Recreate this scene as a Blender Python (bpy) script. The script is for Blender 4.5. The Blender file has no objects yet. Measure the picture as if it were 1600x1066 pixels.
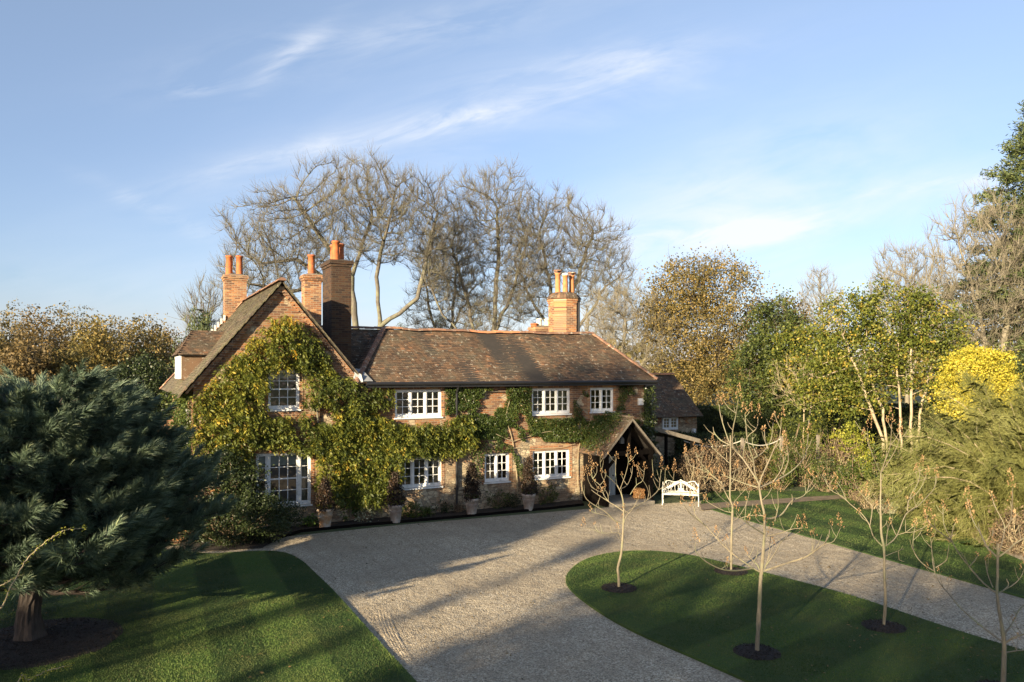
import bpy, math, random
import numpy as np
from mathutils import Vector, Matrix
R = math.radians
rng = np.random.default_rng(7)
random.seed(7)
SC = bpy.context.scene
COL = SC.collection

# ------------------------------------------------------------------ camera
CH, F = 5.2, 1200.0            # eye height, focal length in photo pixels
cd = bpy.data.cameras.new('camera')
cd.sensor_width = 36.0
cd.lens = 36.0 * F / 1600.0
cd.shift_y = (580 - 533) / 1600.0
cd.clip_start = 0.1
cd.clip_end = 5000
cam = bpy.data.objects.new('camera', cd)
cam.location = (0, 0, CH)
cam.rotation_euler = (R(90), 0, 0)
COL.objects.link(cam)
SC.camera = cam

# ------------------------------------------------------------------ light
SUN_AZ = R(34)                 # direction the light travels, from +Y towards +X
SUN_EL = R(14)
sd = bpy.data.lights.new('sun', 'SUN')
sd.energy = 5.0
sd.angle = R(0.55)
sd.color = (1.0, 0.82, 0.56)
sun = bpy.data.objects.new('sun', sd)
tv = Vector((math.sin(SUN_AZ) * math.cos(SUN_EL), math.cos(SUN_AZ) * math.cos(SUN_EL), -math.sin(SUN_EL)))
sun.rotation_euler = tv.to_track_quat('-Z', 'Y').to_euler()
sun.location = (-20, -25, 30)
COL.objects.link(sun)

W = bpy.data.worlds.new('World')
SC.world = W
W.use_nodes = True
nt = W.node_tree
nt.nodes.clear()
def wn(t, **k):
    n = nt.nodes.new(t)
    for a, b in k.items(): setattr(n, a, b)
    return n
sky = wn('ShaderNodeTexSky', sky_type='NISHITA')
sky.sun_disc = False
sky.sun_elevation = SUN_EL
sky.sun_rotation = SUN_AZ + math.pi
sky.altitude = 50
sky.air_density = 1.0
sky.dust_density = 0.6
sky.ozone_density = 2.2
bg = wn('ShaderNodeBackground')
bg.inputs['Strength'].default_value = 0.070
out = wn('ShaderNodeOutputWorld')
tc = wn('ShaderNodeTexCoord')
sep = wn('ShaderNodeSeparateXYZ')
nt.links.new(tc.outputs['Generated'], sep.inputs[0])
def wm(op, a, b=None, c=None, clamp=False):
    n = wn('ShaderNodeMath', operation=op)
    n.use_clamp = clamp
    for i, v in enumerate((a, b, c)):
        if v is None: continue
        if isinstance(v, (int, float)): n.inputs[i].default_value = v
        else: nt.links.new(v, n.inputs[i])
    return n.outputs[0]
ymax = wm('MAXIMUM', sep.outputs[1], 0.05)
U = wm('DIVIDE', sep.outputs[0], ymax)
V = wm('DIVIDE', sep.outputs[2], ymax)
front = wm('MULTIPLY', wm('SUBTRACT', sep.outputs[1], 0.05), 4, clamp=True)
def rotuv(ang):
    c, s = math.cos(ang), math.sin(ang)
    return (wm('ADD', wm('MULTIPLY', U, c), wm('MULTIPLY', V, s)), wm('SUBTRACT', wm('MULTIPLY', V, c), wm('MULTIPLY', U, s)))
def wnoise(ang, sx, sy, seed, detail):
    a, b = rotuv(ang)
    cb = wn('ShaderNodeCombineXYZ')
    nt.links.new(wm('MULTIPLY', a, sx), cb.inputs[0]); nt.links.new(wm('MULTIPLY', b, sy), cb.inputs[1]); cb.inputs[2].default_value = seed
    nz = wn('ShaderNodeTexNoise'); nz.inputs['Scale'].default_value = 1.0
    nz.inputs['Detail'].default_value = detail; nz.inputs['Roughness'].default_value = 0.62; nz.inputs['Distortion'].default_value = 0.5
    nt.links.new(cb.outputs[0], nz.inputs['Vector'])
    return nz.outputs['Fac']
nA = wnoise(R(14), 6, 26, 3.3, 5)      # thin streaks rising to the right
nB = wnoise(R(8), 3.2, 10, 8.1, 4)     # broad veil
def patch(px, py, ang, lx, ly, amt):
    """soft ellipse in sky directions, its outline bent by the streak noise"""
    cx, cy = (px - 800) / F, (580 - py) / F; lx /= F; ly /= F
    c, s = math.cos(R(ang)), math.sin(R(ang))
    du = wm('SUBTRACT', U, cx); dv = wm('SUBTRACT', V, cy)
    a = wm('ADD', wm('MULTIPLY', du, c / lx), wm('MULTIPLY', dv, s / lx))
    b = wm('SUBTRACT', wm('MULTIPLY', dv, c / ly), wm('MULTIPLY', du, s / ly))
    b = wm('ADD', b, wm('MULTIPLY', wm('SUBTRACT', nB, .5), 2.2))
    return wm('MULTIPLY', wm('POWER', 2.718, wm('MULTIPLY', wm('ADD', wm('MULTIPLY', a, a), wm('MULTIPLY', b, b)), -1.0)), amt)
def total(ps):
    t = patch(*ps[0])
    for q in ps[1:]: t = wm('ADD', t, patch(*q))
    return t
thin = total([(720, 186, 12, 130, 15, 0.93), (430, 245, 14, 150, 14, 0.52), (950, 110, 10, 170, 28, 0.51), (450, 90, 40, 80, 16, 0.45), (320, 138, 8, 45, 10, 0.45), (1230, 357, 12, 90, 12, 0.68), (1060, 370, 8, 150, 22, 0.63), (250, 330, -25, 110, 16, 0.30), (600, 60, 10, 300, 40, 0.30), (1480, 285, 6, 120, 14, 0.45)])
broad = total([(1150, 310, 18, 270, 90, 0.95), (1500, 290, 8, 200, 50, 0.45), (800, 450, 0, 900, 80, 0.42), (560, 230, 12, 330, 60, 0.38), (950, 120, 10, 300, 60, 0.33)])
sA = wm('DIVIDE', wm('SUBTRACT', nA, .36), .3, clamp=True); sB = wm('DIVIDE', wm('SUBTRACT', nB, .34), .36, clamp=True)
tot = wm('ADD', wm('MULTIPLY', thin, sA), wm('MULTIPLY', broad, wm('ADD', wm('MULTIPLY', sB, .7), wm('MULTIPLY', sA, .3))))
tot = wm('MULTIPLY', wm('MINIMUM', tot, 0.9), front)
# tint of the low sky: lilac-pink belt opposite the low sun, fading upward
TINT = [(.80,.72,.95,1),(.80,.79,.93,1),(.98,.93,1.0,1),(1.28,1.16,1.13,1)]
hs = wn('ShaderNodeHueSaturation'); hs.inputs['Saturation'].default_value = 0.90
nt.links.new(sky.outputs[0], hs.inputs['Color'])
sky_tint = wn('ShaderNodeMix', data_type='RGBA', blend_type='MULTIPLY')
sky_tint.inputs['Factor'].default_value = 1.0
tr_ = wn('ShaderNodeValToRGB'); nt.links.new(sep.outputs[2], tr_.inputs[0])
e_ = tr_.color_ramp.elements
e_[0].position = 0.0; e_[0].color = TINT[0]; e_[1].position = 0.45; e_[1].color = TINT[3]
q_ = e_.new(.10); q_.color = TINT[1]; q_ = e_.new(.25); q_.color = TINT[2]
nt.links.new(tr_.outputs[0], sky_tint.inputs['B'])
nt.links.new(hs.outputs[0], sky_tint.inputs['A'])
mixc = wn('ShaderNodeMix', data_type='RGBA')
nt.links.new(sky_tint.outputs['Result'], mixc.inputs['A'])
CLOUD_COL = mixc.inputs['B']; CLOUD_COL.default_value = (4.7, 4.85, 5.15, 1)
nt.links.new(tot, mixc.inputs['Factor'])
nt.links.new(mixc.outputs['Result'], bg.inputs['Color'])
nt.links.new(bg.outputs[0], out.inputs[0])

SC.view_settings.view_transform = 'Standard'
SC.view_settings.look = 'None'
SC.view_settings.exposure = 1.6
SC.view_settings.gamma = 1.0
SC.view_settings.use_curve_mapping = False
SC.cycles.max_bounces = 6
SC.cycles.transparent_max_bounces = 16

# ------------------------------------------------------------------ helpers
def P(px, py, Y):
    """photo position at depth Y -> point in the place"""
    return np.array([(px - 800) / F * Y, Y, CH - (py - 580) / F * Y])
def G(px, py, z=0.0):
    Y = (CH - z) * F / (py - 580.0)
    return np.array([(px - 800) / F * Y, Y])

def obj_from(name, verts, faces, mat=None, parent=None, smooth=False, attrs=None):
    me = bpy.data.meshes.new(name)
    verts = np.asarray(verts, dtype=np.float32)
    if isinstance(faces, np.ndarray):
        n, k = faces.shape
        me.vertices.add(len(verts)); me.vertices.foreach_set('co', verts.ravel())
        me.loops.add(n * k); me.loops.foreach_set('vertex_index', faces.astype(np.int32).ravel())
        me.polygons.add(n)
        me.polygons.foreach_set('loop_start', np.arange(n, dtype=np.int32) * k)
        if smooth: me.polygons.foreach_set('use_smooth', np.ones(n, dtype=bool))
        me.update(calc_edges=True)
    else:
        me.from_pydata([tuple(map(float, v)) for v in verts], [], faces)
        if smooth:
            for p in me.polygons: p.use_smooth = True
        me.update()
    if attrs:
        for k_, v_ in attrs.items():
            at = me.attributes.new(k_, 'FLOAT', 'POINT')
            at.data.foreach_set('value', np.asarray(v_, dtype=np.float32))
    o = bpy.data.objects.new(name, me)
    if mat: me.materials.append(mat)
    COL.objects.link(o)
    if parent is not None: o.parent = parent
    return o

class MB:
    def __init__(s): s.v = []; s.f = []
    def add(s, vs, fs):
        o = len(s.v); s.v += [tuple(map(float, v)) for v in vs]; s.f += [tuple(i + o for i in f) for f in fs]
    def quad(s, a, b, c, d): s.add([a, b, c, d], [(0, 1, 2, 3)])
    def box(s, x0, x1, y0, y1, z0, z1, M=None):
        vs = [(x, y, z) for z in (z0, z1) for y in (y0, y1) for x in (x0, x1)]
        if M is not None: vs = [tuple(M @ Vector(v)) for v in vs]
        s.add(vs, [(0, 2, 3, 1), (4, 5, 7, 6), (0, 1, 5, 4), (2, 6, 7, 3), (0, 4, 6, 2), (1, 3, 7, 5)])
    def beam(s, p, q, w, h, up=(0, 0, 1)):
        p = Vector(p); q = Vector(q); d = (q - p); L = d.length; d.normalize()
        x = d.cross(Vector(up))
        if x.length < 1e-4: x = d.cross(Vector((0, 1, 0)))
        x.normalize(); z = x.cross(d)
        vs = []
        for e in (p, q):
            for a, b in ((-1, -1), (1, -1), (1, 1), (-1, 1)): vs.append(e + x * a * w / 2 + z * b * h / 2)
        s.add(vs, [(0, 3, 2, 1), (4, 5, 6, 7), (0, 1, 5, 4), (1, 2, 6, 5), (2, 3, 7, 6), (3, 0, 4, 7)])
    def tube(s, pts, rad, n=8, caps=True):
        pts = [Vector(p) for p in pts]
        if not hasattr(rad, '__len__'): rad = [rad] * len(pts)
        rings = []
        for i, p in enumerate(pts):
            d = (pts[min(i + 1, len(pts) - 1)] - pts[max(i - 1, 0)]).normalized()
            ref = Vector((0, 0, 1)) if abs(d.z) < .9 else Vector((0, 1, 0))
            x = d.cross(ref).normalized(); y = x.cross(d)
            rings.append([p + (x * math.cos(2 * math.pi * k / n) + y * math.sin(2 * math.pi * k / n)) * rad[i] for k in range(n)])
        vs = [v for r in rings for v in r]; fs = []
        for i in range(len(pts) - 1):
            for k in range(n):
                a = i * n + k; b = i * n + (k + 1) % n
                fs.append((a, a + n, b + n, b))
        if caps: fs += [tuple(range(n)), tuple((len(pts) - 1) * n + k for k in reversed(range(n)))]
        s.add(vs, fs)
    def lathe(s, prof, c=(0, 0, 0), n=20, M=None):
        vs = []; fs = []
        for r, z in prof:
            for k in range(n):
                a = 2 * math.pi * k / n
                v = Vector((c[0] + r * math.cos(a), c[1] + r * math.sin(a), c[2] + z))
                vs.append(M @ v if M is not None else v)
        for i in range(len(prof) - 1):
            for k in range(n):
                a = i * n + k; b = i * n + (k + 1) % n
                fs.append((a, b, b + n, a + n))
        s.add(vs, fs)
    def build(s, name, mat, parent=None, smooth=False):
        return obj_from(name, s.v, s.f, mat, parent, smooth)

def tag(o, label=None, cat=None, group=None, kind=None):
    if label: o['label'] = label
    if cat: o['category'] = cat
    if group: o['group'] = group
    if kind: o['kind'] = kind
    return o
def empty(name, loc=(0, 0, 0), rz=0.0, label=None, cat=None, group=None):
    o = bpy.data.objects.new(name, None); COL.objects.link(o)
    o.empty_display_size = .2
    o.location = loc; o.rotation_euler = (0, 0, rz)
    return tag(o, label, cat, group)
def copy_tree(o, parent=None, kids=None):
    c = o.copy(); COL.objects.link(c); c.parent = parent
    for ch in KIDS.get(o.name, []): 
        copy_tree(ch, c)
    return c
KIDS = {}
def remember(root):
    for o in bpy.data.objects:
        p = o.parent
        while p is not None:
            if p == root: KIDS.setdefault(o.parent.name, []).append(o); break
            p = p.parent

# ------------------------------------------------------------------ materials
MATS = {}
class NM:
    """tiny node builder"""
    def __init__(s, name):
        s.m = bpy.data.materials.new(name); s.m.use_nodes = True
        s.t = s.m.node_tree; s.t.nodes.clear()
        s.out = s.t.nodes.new('ShaderNodeOutputMaterial')
        s.p = s.t.nodes.new('ShaderNodeBsdfPrincipled')
        s.t.links.new(s.p.outputs[0], s.out.inputs[0])
        s.tc = s.t.nodes.new('ShaderNodeTexCoord')
        MATS[name] = s.m
    def n(s, t, **k):
        x = s.t.nodes.new(t)
        for a, b in k.items(): setattr(x, a, b)
        return x
    def l(s, a, b): s.t.links.new(a, b)
    def put(s, sock, v):
        if hasattr(v, 'is_output') or hasattr(v, 'links'): s.l(v, sock)
        else:
            if isinstance(v, tuple) and len(v) == 3 and sock.type == 'RGBA': v = (*v, 1)
            sock.default_value = v
    def math(s, op, a, b=None, clamp=False):
        x = s.n('ShaderNodeMath', operation=op); x.use_clamp = clamp
        s.put(x.inputs[0], a)
        if b is not None: s.put(x.inputs[1], b)
        return x.outputs[0]
    def noise(s, scale, detail=4, rough=.55, vec=None, out='Fac', dist=0):
        x = s.n('ShaderNodeTexNoise'); x.inputs['Scale'].default_value = scale
        x.inputs['Detail'].default_value = detail; x.inputs['Roughness'].default_value = rough
        x.inputs['Distortion'].default_value = dist
        s.l(vec if vec is not None else s.tc.outputs['Object'], x.inputs['Vector'])
        return x.outputs[out]
    def vor(s, scale, vec=None, out='Color', feature='F1', rnd=1.0):
        x = s.n('ShaderNodeTexVoronoi', feature=feature); x.inputs['Scale'].default_value = scale
        x.inputs['Randomness'].default_value = rnd
        s.l(vec if vec is not None else s.tc.outputs['Object'], x.inputs['Vector'])
        return x.outputs[out]
    def ramp(s, fac, stops, interp='LINEAR'):
        x = s.n('ShaderNodeValToRGB'); x.color_ramp.interpolation = interp
        e = x.color_ramp.elements
        while len(e) > 1: e.remove(e[-1])
        e[0].position = stops[0][0]; c = stops[0][1]; e[0].color = (*c, 1) if isinstance(c, tuple) else (c, c, c, 1)
        for p, c in stops[1:]:
            q = e.new(p); q.color = (*c, 1) if isinstance(c, tuple) else (c, c, c, 1)
        s.put(x.inputs[0], fac)
        return x.outputs[0]
    def mix(s, f, a, b, blend='MIX'):
        x = s.n('ShaderNodeMix', data_type='RGBA', blend_type=blend)
        s.put(x.inputs['Factor'], f); s.put(x.inputs['A'], a); s.put(x.inputs['B'], b)
        return x.outputs['Result']
    def mapping(s, scale=(1, 1, 1), rot=(0, 0, 0), vec=None):
        x = s.n('ShaderNodeMapping'); x.inputs['Scale'].default_value = scale; x.inputs['Rotation'].default_value = rot
        s.l(vec if vec is not None else s.tc.outputs['Object'], x.inputs['Vector'])
        return x.outputs[0]
    def bump(s, h, strength=.5, dist=.02, prev=None):
        x = s.n('ShaderNodeBump'); x.inputs['Strength'].default_value = strength; x.inputs['Distance'].default_value = dist
        s.l(h, x.inputs['Height'])
        if prev is not None: s.l(prev, x.inputs['Normal'])
        s.l(x.outputs[0], s.p.inputs['Normal'])
        return x.outputs[0]
    def base(s, c): s.put(s.p.inputs['Base Color'], c)
    def rough(s, r): s.put(s.p.inputs['Roughness'], r)

def simple(name, col, rough=.6, var=.15, nscale=6, bump=0, bscale=40, metal=0):
    m = NM(name)
    f = m.noise(nscale, 5)
    a = tuple(c * (1 - var) for c in col); b = tuple(min(1, c * (1 + var)) for c in col)
    m.base(m.ramp(f, [(.3, a), (.7, b)])); m.rough(rough); m.p.inputs['Metallic'].default_value = metal
    if bump: m.bump(m.noise(bscale, 4), bump, .01)
    return m.m

def leaf_mat(name, cols, rough=.5, trans=.35, attr=True, spec=.3, rw=.5):
    """cols: list of (pos, colour) over a per-leaf random value mixed with a per-clump one"""
    m = NM(name)
    g = m.n('ShaderNodeNewGeometry')
    r = g.outputs['Random Per Island']
    a = m.n('ShaderNodeAttribute', attribute_name='tone').outputs['Fac']
    f = m.math('ADD', m.math('MULTIPLY', r, rw), m.math('MULTIPLY', a, 1 - rw))
    c = m.ramp(f, cols)
    m.base(c); m.rough(rough); m.p.inputs['Specular IOR Level'].default_value = spec
    if trans:
        t = m.n('ShaderNodeBsdfTranslucent'); m.l(c, t.inputs[0])
        mx = m.n('ShaderNodeMixShader'); mx.inputs[0].default_value = trans
        m.l(m.p.outputs[0], mx.inputs[1]); m.l(t.outputs[0], mx.inputs[2]); m.l(mx.outputs[0], m.out.inputs[0])
    return m.m

def bark_mat(name, c1, c2, scale=5, patch=None):
    m = NM(name)
    v = m.mapping((scale * 2.2, scale * 2.2, scale * .5))
    f = m.noise(1, 6, .65, v)
    c = m.ramp(f, [(.3, c1), (.7, c2)])
    if patch:
        c = m.mix(m.ramp(m.noise(2.2, 4), [(.5, 0.0), (.62, 1.0)]), c, patch)
    m.base(c); m.rough(.85); m.bump(f, .6, .02)
    return m.m

def dv(c, f=1.0): return tuple(x * f for x in c)
# bricks
def brick_mat(name, stone=False, warm=1.0, dark=1.0):
    m = NM(name)
    s = m.n('ShaderNodeSeparateXYZ'); m.l(m.tc.outputs['Object'], s.inputs[0])
    cx = m.n('ShaderNodeCombineXYZ')
    m.l(m.math('ADD', s.outputs[0], s.outputs[1]), cx.inputs[0]); m.l(s.outputs[2], cx.inputs[1])
    b = m.n('ShaderNodeTexBrick'); m.l(cx.outputs[0], b.inputs['Vector'])
    b.inputs['Scale'].default_value = 1.0; b.inputs['Brick Width'].default_value = .225
    b.inputs['Row Height'].default_value = .076; b.inputs['Mortar Size'].default_value = .009
    b.inputs['Mortar Smooth'].default_value = .3; b.inputs['Bias'].default_value = 0
    b.inputs['Color1'].default_value = (0, 0, 0, 1); b.inputs['Color2'].default_value = (1, 1, 1, 1)
    b.inputs['Mortar'].default_value = (.5, .5, .5, 1)
    cb = m.ramp(b.outputs['Color'], [(0, dv((.10, .048, .028), dark)), (.3, dv((.21, .085, .036), dark)), (.6, dv((.31, .125, .045), dark)), (.85, dv((.38, .185, .07), dark)), (1, dv((.31, .215, .115), dark))])
    n1 = m.noise(1.3, 5)
    cb = m.mix(m.ramp(n1, [(.42, 0.0), (.68, .7)]), cb, dv((.13, .085, .06), dark))
    cb = m.mix(.25, cb, m.ramp(m.noise(25, 3), [(.3, .05), (.7, .5)]), 'OVERLAY')
    c = m.mix(b.outputs['Fac'], cb, dv((.26, .195, .125), dark))
    h = m.math('SUBTRACT', 1.0, b.outputs['Fac'])
    if stone:
        vs = m.mapping((4.6, 4.6, 10.5))
        vd = m.n('ShaderNodeTexVoronoi', feature='DISTANCE_TO_EDGE'); vd.inputs['Scale'].default_value = 1; m.l(vs, vd.inputs['Vector'])
        vc = m.vor(1.0, vs, 'Color')
        sc = m.n('ShaderNodeSeparateColor'); m.l(vc, sc.inputs[0])
        cs = m.ramp(sc.outputs[0], [(0, (.17, .125, .08)), (.35, (.36, .29, .18)), (.7, (.50, .42, .28)), (1, (.32, .24, .15))])
        edge = m.ramp(vd.outputs['Distance'], [(.02, 1.0), (.09, 0.0)])
        cs = m.mix(edge, cs, (.20, .165, .115))
        cs = m.mix(.3, cs, m.ramp(m.noise(18, 4), [(.3, .1), (.7, .75)]), 'OVERLAY')
        # stone below about 2.6 m and in patches above
        zz = m.math('ADD', s.outputs[2], m.math('MULTIPLY', m.noise(1.1, 3), 1.6))
        lo = m.math('MULTIPLY', m.math('SUBTRACT', 3.35, zz), 9, clamp=True)
        bands = m.math('MULTIPLY', m.math('SUBTRACT', m.noise(.75, 2), .5), 30, clamp=True)
        up = m.math('MULTIPLY', m.math('MULTIPLY', m.math('SUBTRACT', m.noise(1.7, 2), .57), 25, clamp=True), .9)
        dress = m.n('ShaderNodeAttribute', attribute_name='dress').outputs['Fac']
        f = m.math('MULTIPLY', m.math('MAXIMUM', m.math('MULTIPLY', lo, m.math('ADD', m.math('MULTIPLY', bands, .5), .5)), up), m.math('SUBTRACT', 1.0, dress), clamp=True)
        c = m.mix(f, c, cs)
        h2 = m.math('SUBTRACT', 1.0, edge)
        hm = m.n('ShaderNodeMix', data_type='FLOAT'); m.l(f, hm.inputs['Factor']); m.l(h, hm.inputs['A']); m.l(h2, hm.inputs['B'])
        h = hm.outputs['Result']
    hh = m.math('ADD', h, m.math('MULTIPLY', m.noise(30, 4), .6))
    m.base(c); m.rough(.9); m.bump(hh, .8, .012)
    return m.m
brick_mat('brick_wall', True)
brick_mat('chimney_brick', False, dark=1.3)
brick_mat('chimney_brick_sooty', False, dark=.23)
def tile_mat(name, cols, lichen=(.45, .42, .33), lich=.62, moss=None, mossamt=.55):
    m = NM(name)
    g = m.n('ShaderNodeNewGeometry')
    c = m.ramp(g.outputs['Random Per Island'], cols)
    c = m.mix(m.ramp(m.noise(.9, 4), [(.35, 0.0), (.7, .65)]), c, dv(cols[0][1], .9))
    if moss: c = m.mix(m.ramp(m.noise(1.6, 6, .7), [(mossamt - .1, 0.0), (mossamt + .1, .85)]), c, moss)
    c = m.mix(m.ramp(m.noise(7, 6, .75), [(lich, 0.0), (lich + .06, .8)]), c, lichen)
    c = m.mix(.35, c, m.ramp(m.noise(40, 3), [(.3, .15), (.7, .8)]), 'OVERLAY')
    m.base(c); m.rough(.88); m.bump(m.noise(35, 4), .5, .01)
    return m.m
tile_mat('clay_tile', [(0, (.055, .036, .024)), (.3, (.11, .066, .038)), (.65, (.165, .098, .054)), (.93, (.21, .12, .062)), (1, (.30, .15, .075))], lich=.58, moss=(.10, .085, .055), mossamt=.56)
tile_mat('mossy_tile', [(0, (.055, .045, .035)), (.5, (.12, .09, .06)), (.9, (.17, .12, .08)), (1, (.25, .13, .08))], moss=(.13, .12, .06), mossamt=.5)
tile_mat('ridge_clay', [(0, (.16, .09, .06)), (.6, (.25, .13, .08)), (1, (.34, .17, .09))], lich=.56)
simple('fresh_ridge_clay', (.50, .21, .10), .8, .15, 9)
simple('under_roof', (.03, .025, .02), .9)
m = NM('terracotta')
c = m.ramp(m.noise(5, 5), [(.3, (.33, .085, .025)), (.7, (.50, .145, .04))]); c = m.mix(m.ramp(m.noise(7, 6, .7), [(.5, 0.0), (.62, .75)]), c, (.15, .07, .04)); m.base(c); m.rough(.8)
simple('terracotta_pale', (.46, .185, .07), .8, .3, 5)
simple('cream_pot', (.66, .58, .42), .8, .12, 6)
m = NM('white_paint')
m.base(m.ramp(m.noise(5, 6, .7), [(.32, (.50, .50, .45)), (.45, (.68, .68, .65)), (.65, (.76, .76, .74))])); m.rough(.45)
simple('lead', (.20, .205, .21), .5, .25, 8)
simple('pale_mortar', (.62, .60, .54), .9, .25, 12)
simple('black_metal', (.016, .016, .017), .4)
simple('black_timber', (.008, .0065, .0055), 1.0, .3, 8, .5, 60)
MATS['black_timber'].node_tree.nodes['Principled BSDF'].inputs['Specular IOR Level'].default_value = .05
simple('oak_timber', (.24, .155, .075), .75, .25, 6, .5, 40)
simple('weathered_board', (.17, .145, .11), .85, .25, 8, .4, 40)
simple('door_paint', (.50, .53, .50), .5, .06, 6)
simple('stone_step', (.33, .29, .22), .9, .2, 8, .4)
simple('curtain_cloth', (.55, .49, .38), .9, .15, 12)
simple('blind_cloth', (.62, .66, .62), .9, .08, 5)
simple('interior_plaster', (.30, .22, .15), .9, .2, 3)
simple('soil', (.032, .022, .014), .95, .5, 14, .9, 60)
simple('mulch', (.022, .016, .012), .95, .6, 22, 1.0, 50)
simple('log_wood', (.52, .26, .09), .8, .3, 15)
simple('rope', (.42, .40, .33), .9)
simple('alarm_white', (.72, .72, .70), .4)
# glass: clear, reflecting at grazing angles
m = NM('window_glass')
gl = m.n('ShaderNodeBsdfGlossy'); gl.inputs['Roughness'].default_value = .03; gl.inputs[0].default_value = (.9, .9, .9, 1)
tr = m.n('ShaderNodeBsdfTransparent'); tr.inputs[0].default_value = (.55, .58, .55, 1)
fr = m.n('ShaderNodeFresnel'); fr.inputs[0].default_value = 1.5
m.l(m.bump(m.noise(4, 2), .22, .03), gl.inputs['Normal'])
ms = m.n('ShaderNodeMixShader'); m.l(m.math('ADD', fr.outputs[0], .07), ms.inputs[0]); m.l(tr.outputs[0], ms.inputs[1]); m.l(gl.outputs[0], ms.inputs[2]); m.l(ms.outputs[0], m.out.inputs[0])
# pots
m = NM('aged_pot')
c = m.ramp(m.noise(4, 5), [(.3, (.21, .155, .12)), (.5, (.37, .31, .26)), (.7, (.52, .48, .42))]); m.base(c); m.rough(.9)
m = NM('rusty_pot')
c = m.ramp(m.noise(4.5, 5), [(.35, (.50, .24, .10)), (.5, (.52, .38, .25)), (.65, (.58, .54, .48))]); m.base(c); m.rough(.9)
m = NM('white_iron')
m.base(m.ramp(m.noise(14, 5), [(.38, (.30, .29, .23)), (.5, (.54, .54, .48)), (.65, (.66, .66, .61))])); m.rough(.5)

# grounds
m = NM('gravel')
v = m.vor(40, None, 'Color'); sc_ = m.n('ShaderNodeSeparateColor'); m.l(v, sc_.inputs[0])
c = m.ramp(sc_.outputs[0], [(0, (.13, .102, .065)), (.3, (.31, .25, .165)), (.7, (.47, .395, .275)), (1, (.68, .60, .45))])
c = m.mix(.35, c, m.ramp(m.noise(90, 3, .8), [(.3, .15), (.7, .85)]), 'OVERLAY')
c = m.mix(m.ramp(m.noise(.25, 6, .65), [(.38, 0.0), (.62, .6)]), c, (.23, .185, .125))
c = m.mix(m.ramp(m.noise(1.3, 6, .7), [(.50, 0.0), (.72, .35)]), c, (.46, .38, .26))
# raked and driven lines following the sweep of the drive
rk = m.mapping((1, 1, 1), (0, 0, R(-28)))
w = m.n('ShaderNodeTexWave', wave_type='BANDS', bands_direction='X'); w.inputs['Scale'].default_value = .55; w.inputs['Distortion'].default_value = 9; w.inputs['Detail'].default_value = 3; w.inputs['Detail Scale'].default_value = .35
m.l(rk, w.inputs['Vector'])
c = m.mix(m.math('MULTIPLY', m.ramp(w.outputs['Fac'], [(.80, 0.0), (.97, .30)]), m.noise(.6, 3)), c, (.19, .145, .095))
m.base(c); m.rough(.9)
b1 = m.bump(m.vor(30, None, 'Distance'), .9, .016)
b2 = m.bump(m.noise(1.7, 5, .65), .6, .12, b1)
b3 = m.bump(m.noise(8, 4, .6), .5, .035, b2)
b4 = m.bump(w.outputs['Fac'], .12, .02, b3)
def lawn(name, rot, c1, c2, w=.95):
    m = NM(name)
    mp = m.mapping((1, 1, 1), (0, 0, rot))
    s = m.n('ShaderNodeSeparateXYZ'); m.l(mp, s.inputs[0])
    st = m.math('SINE', m.math('MULTIPLY', s.outputs[0], math.pi / w))
    st = m.math('ADD', m.math('MULTIPLY', st, 3.0), .5, clamp=True)
    c = m.mix(m.math('MULTIPLY', st, .8), c1, c2)
    c = m.mix(.4, c, m.ramp(m.noise(60, 4, .7), [(.3, .25), (.7, .75)]), 'OVERLAY')
    c = m.mix(m.ramp(m.noise(.8, 5, .6), [(.45, 0.0), (.75, .5)]), c, dv((.105, .115, .035), .9))
    m.base(c); m.rough(.8); m.p.inputs['Specular IOR Level'].default_value = .2
    b = m.bump(m.noise(60, 4, .7), .6, .02)
    m.bump(m.noise(1.5, 4), .5, .12, b)
    return m.m
lawn('lawn_grass', R(-25), (.026, .052, .014), (.055, .098, .022))
lawn('island_grass', R(50), (.034, .062, .015), (.050, .086, .020), 1.1)
m = NM('rough_grass'); m.base(m.ramp(m.noise(.4, 6), [(.3, (.035, .055, .015)), (.7, (.07, .085, .03))])); m.rough(.9)
m = NM('path_earth'); m.base(m.ramp(m.noise(3, 6), [(.3, (.12, .085, .055)), (.7, (.20, .15, .10))])); m.rough(.9); m.bump(m.noise(20, 4), .6, .03)
def blade_mat(name, rot, w):
    m = NM(name)
    g = m.n('ShaderNodeNewGeometry'); mp = m.mapping((1, 1, 1), (0, 0, rot)); q = m.n('ShaderNodeSeparateXYZ'); m.l(mp, q.inputs[0])
    st = m.math('ADD', m.math('MULTIPLY', m.math('SINE', m.math('MULTIPLY', q.outputs[0], math.pi / w)), 3.0), .5, clamp=True)
    r = g.outputs['Random Per Island']
    a = m.ramp(r, [(0, (.028, .056, .013)), (.6, (.044, .084, .019)), (.95, (.085, .115, .03)), (1, (.17, .145, .06))])
    b = m.ramp(r, [(0, (.062, .110, .023)), (.6, (.10, .160, .034)), (.95, (.13, .165, .044)), (1, (.20, .17, .07))])
    c = m.mix(st, a, b)
    c = m.mix(m.ramp(m.noise(.9, 5, .65), [(.46, 0.0), (.70, .55)]), c, (.13, .125, .045))
    m.base(c); m.rough(.65); m.p.inputs['Specular IOR Level'].default_value = .2
blade_mat('grass_blade', R(-25), .95); blade_mat('grass_blade_island', R(50), 1.1)
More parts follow.
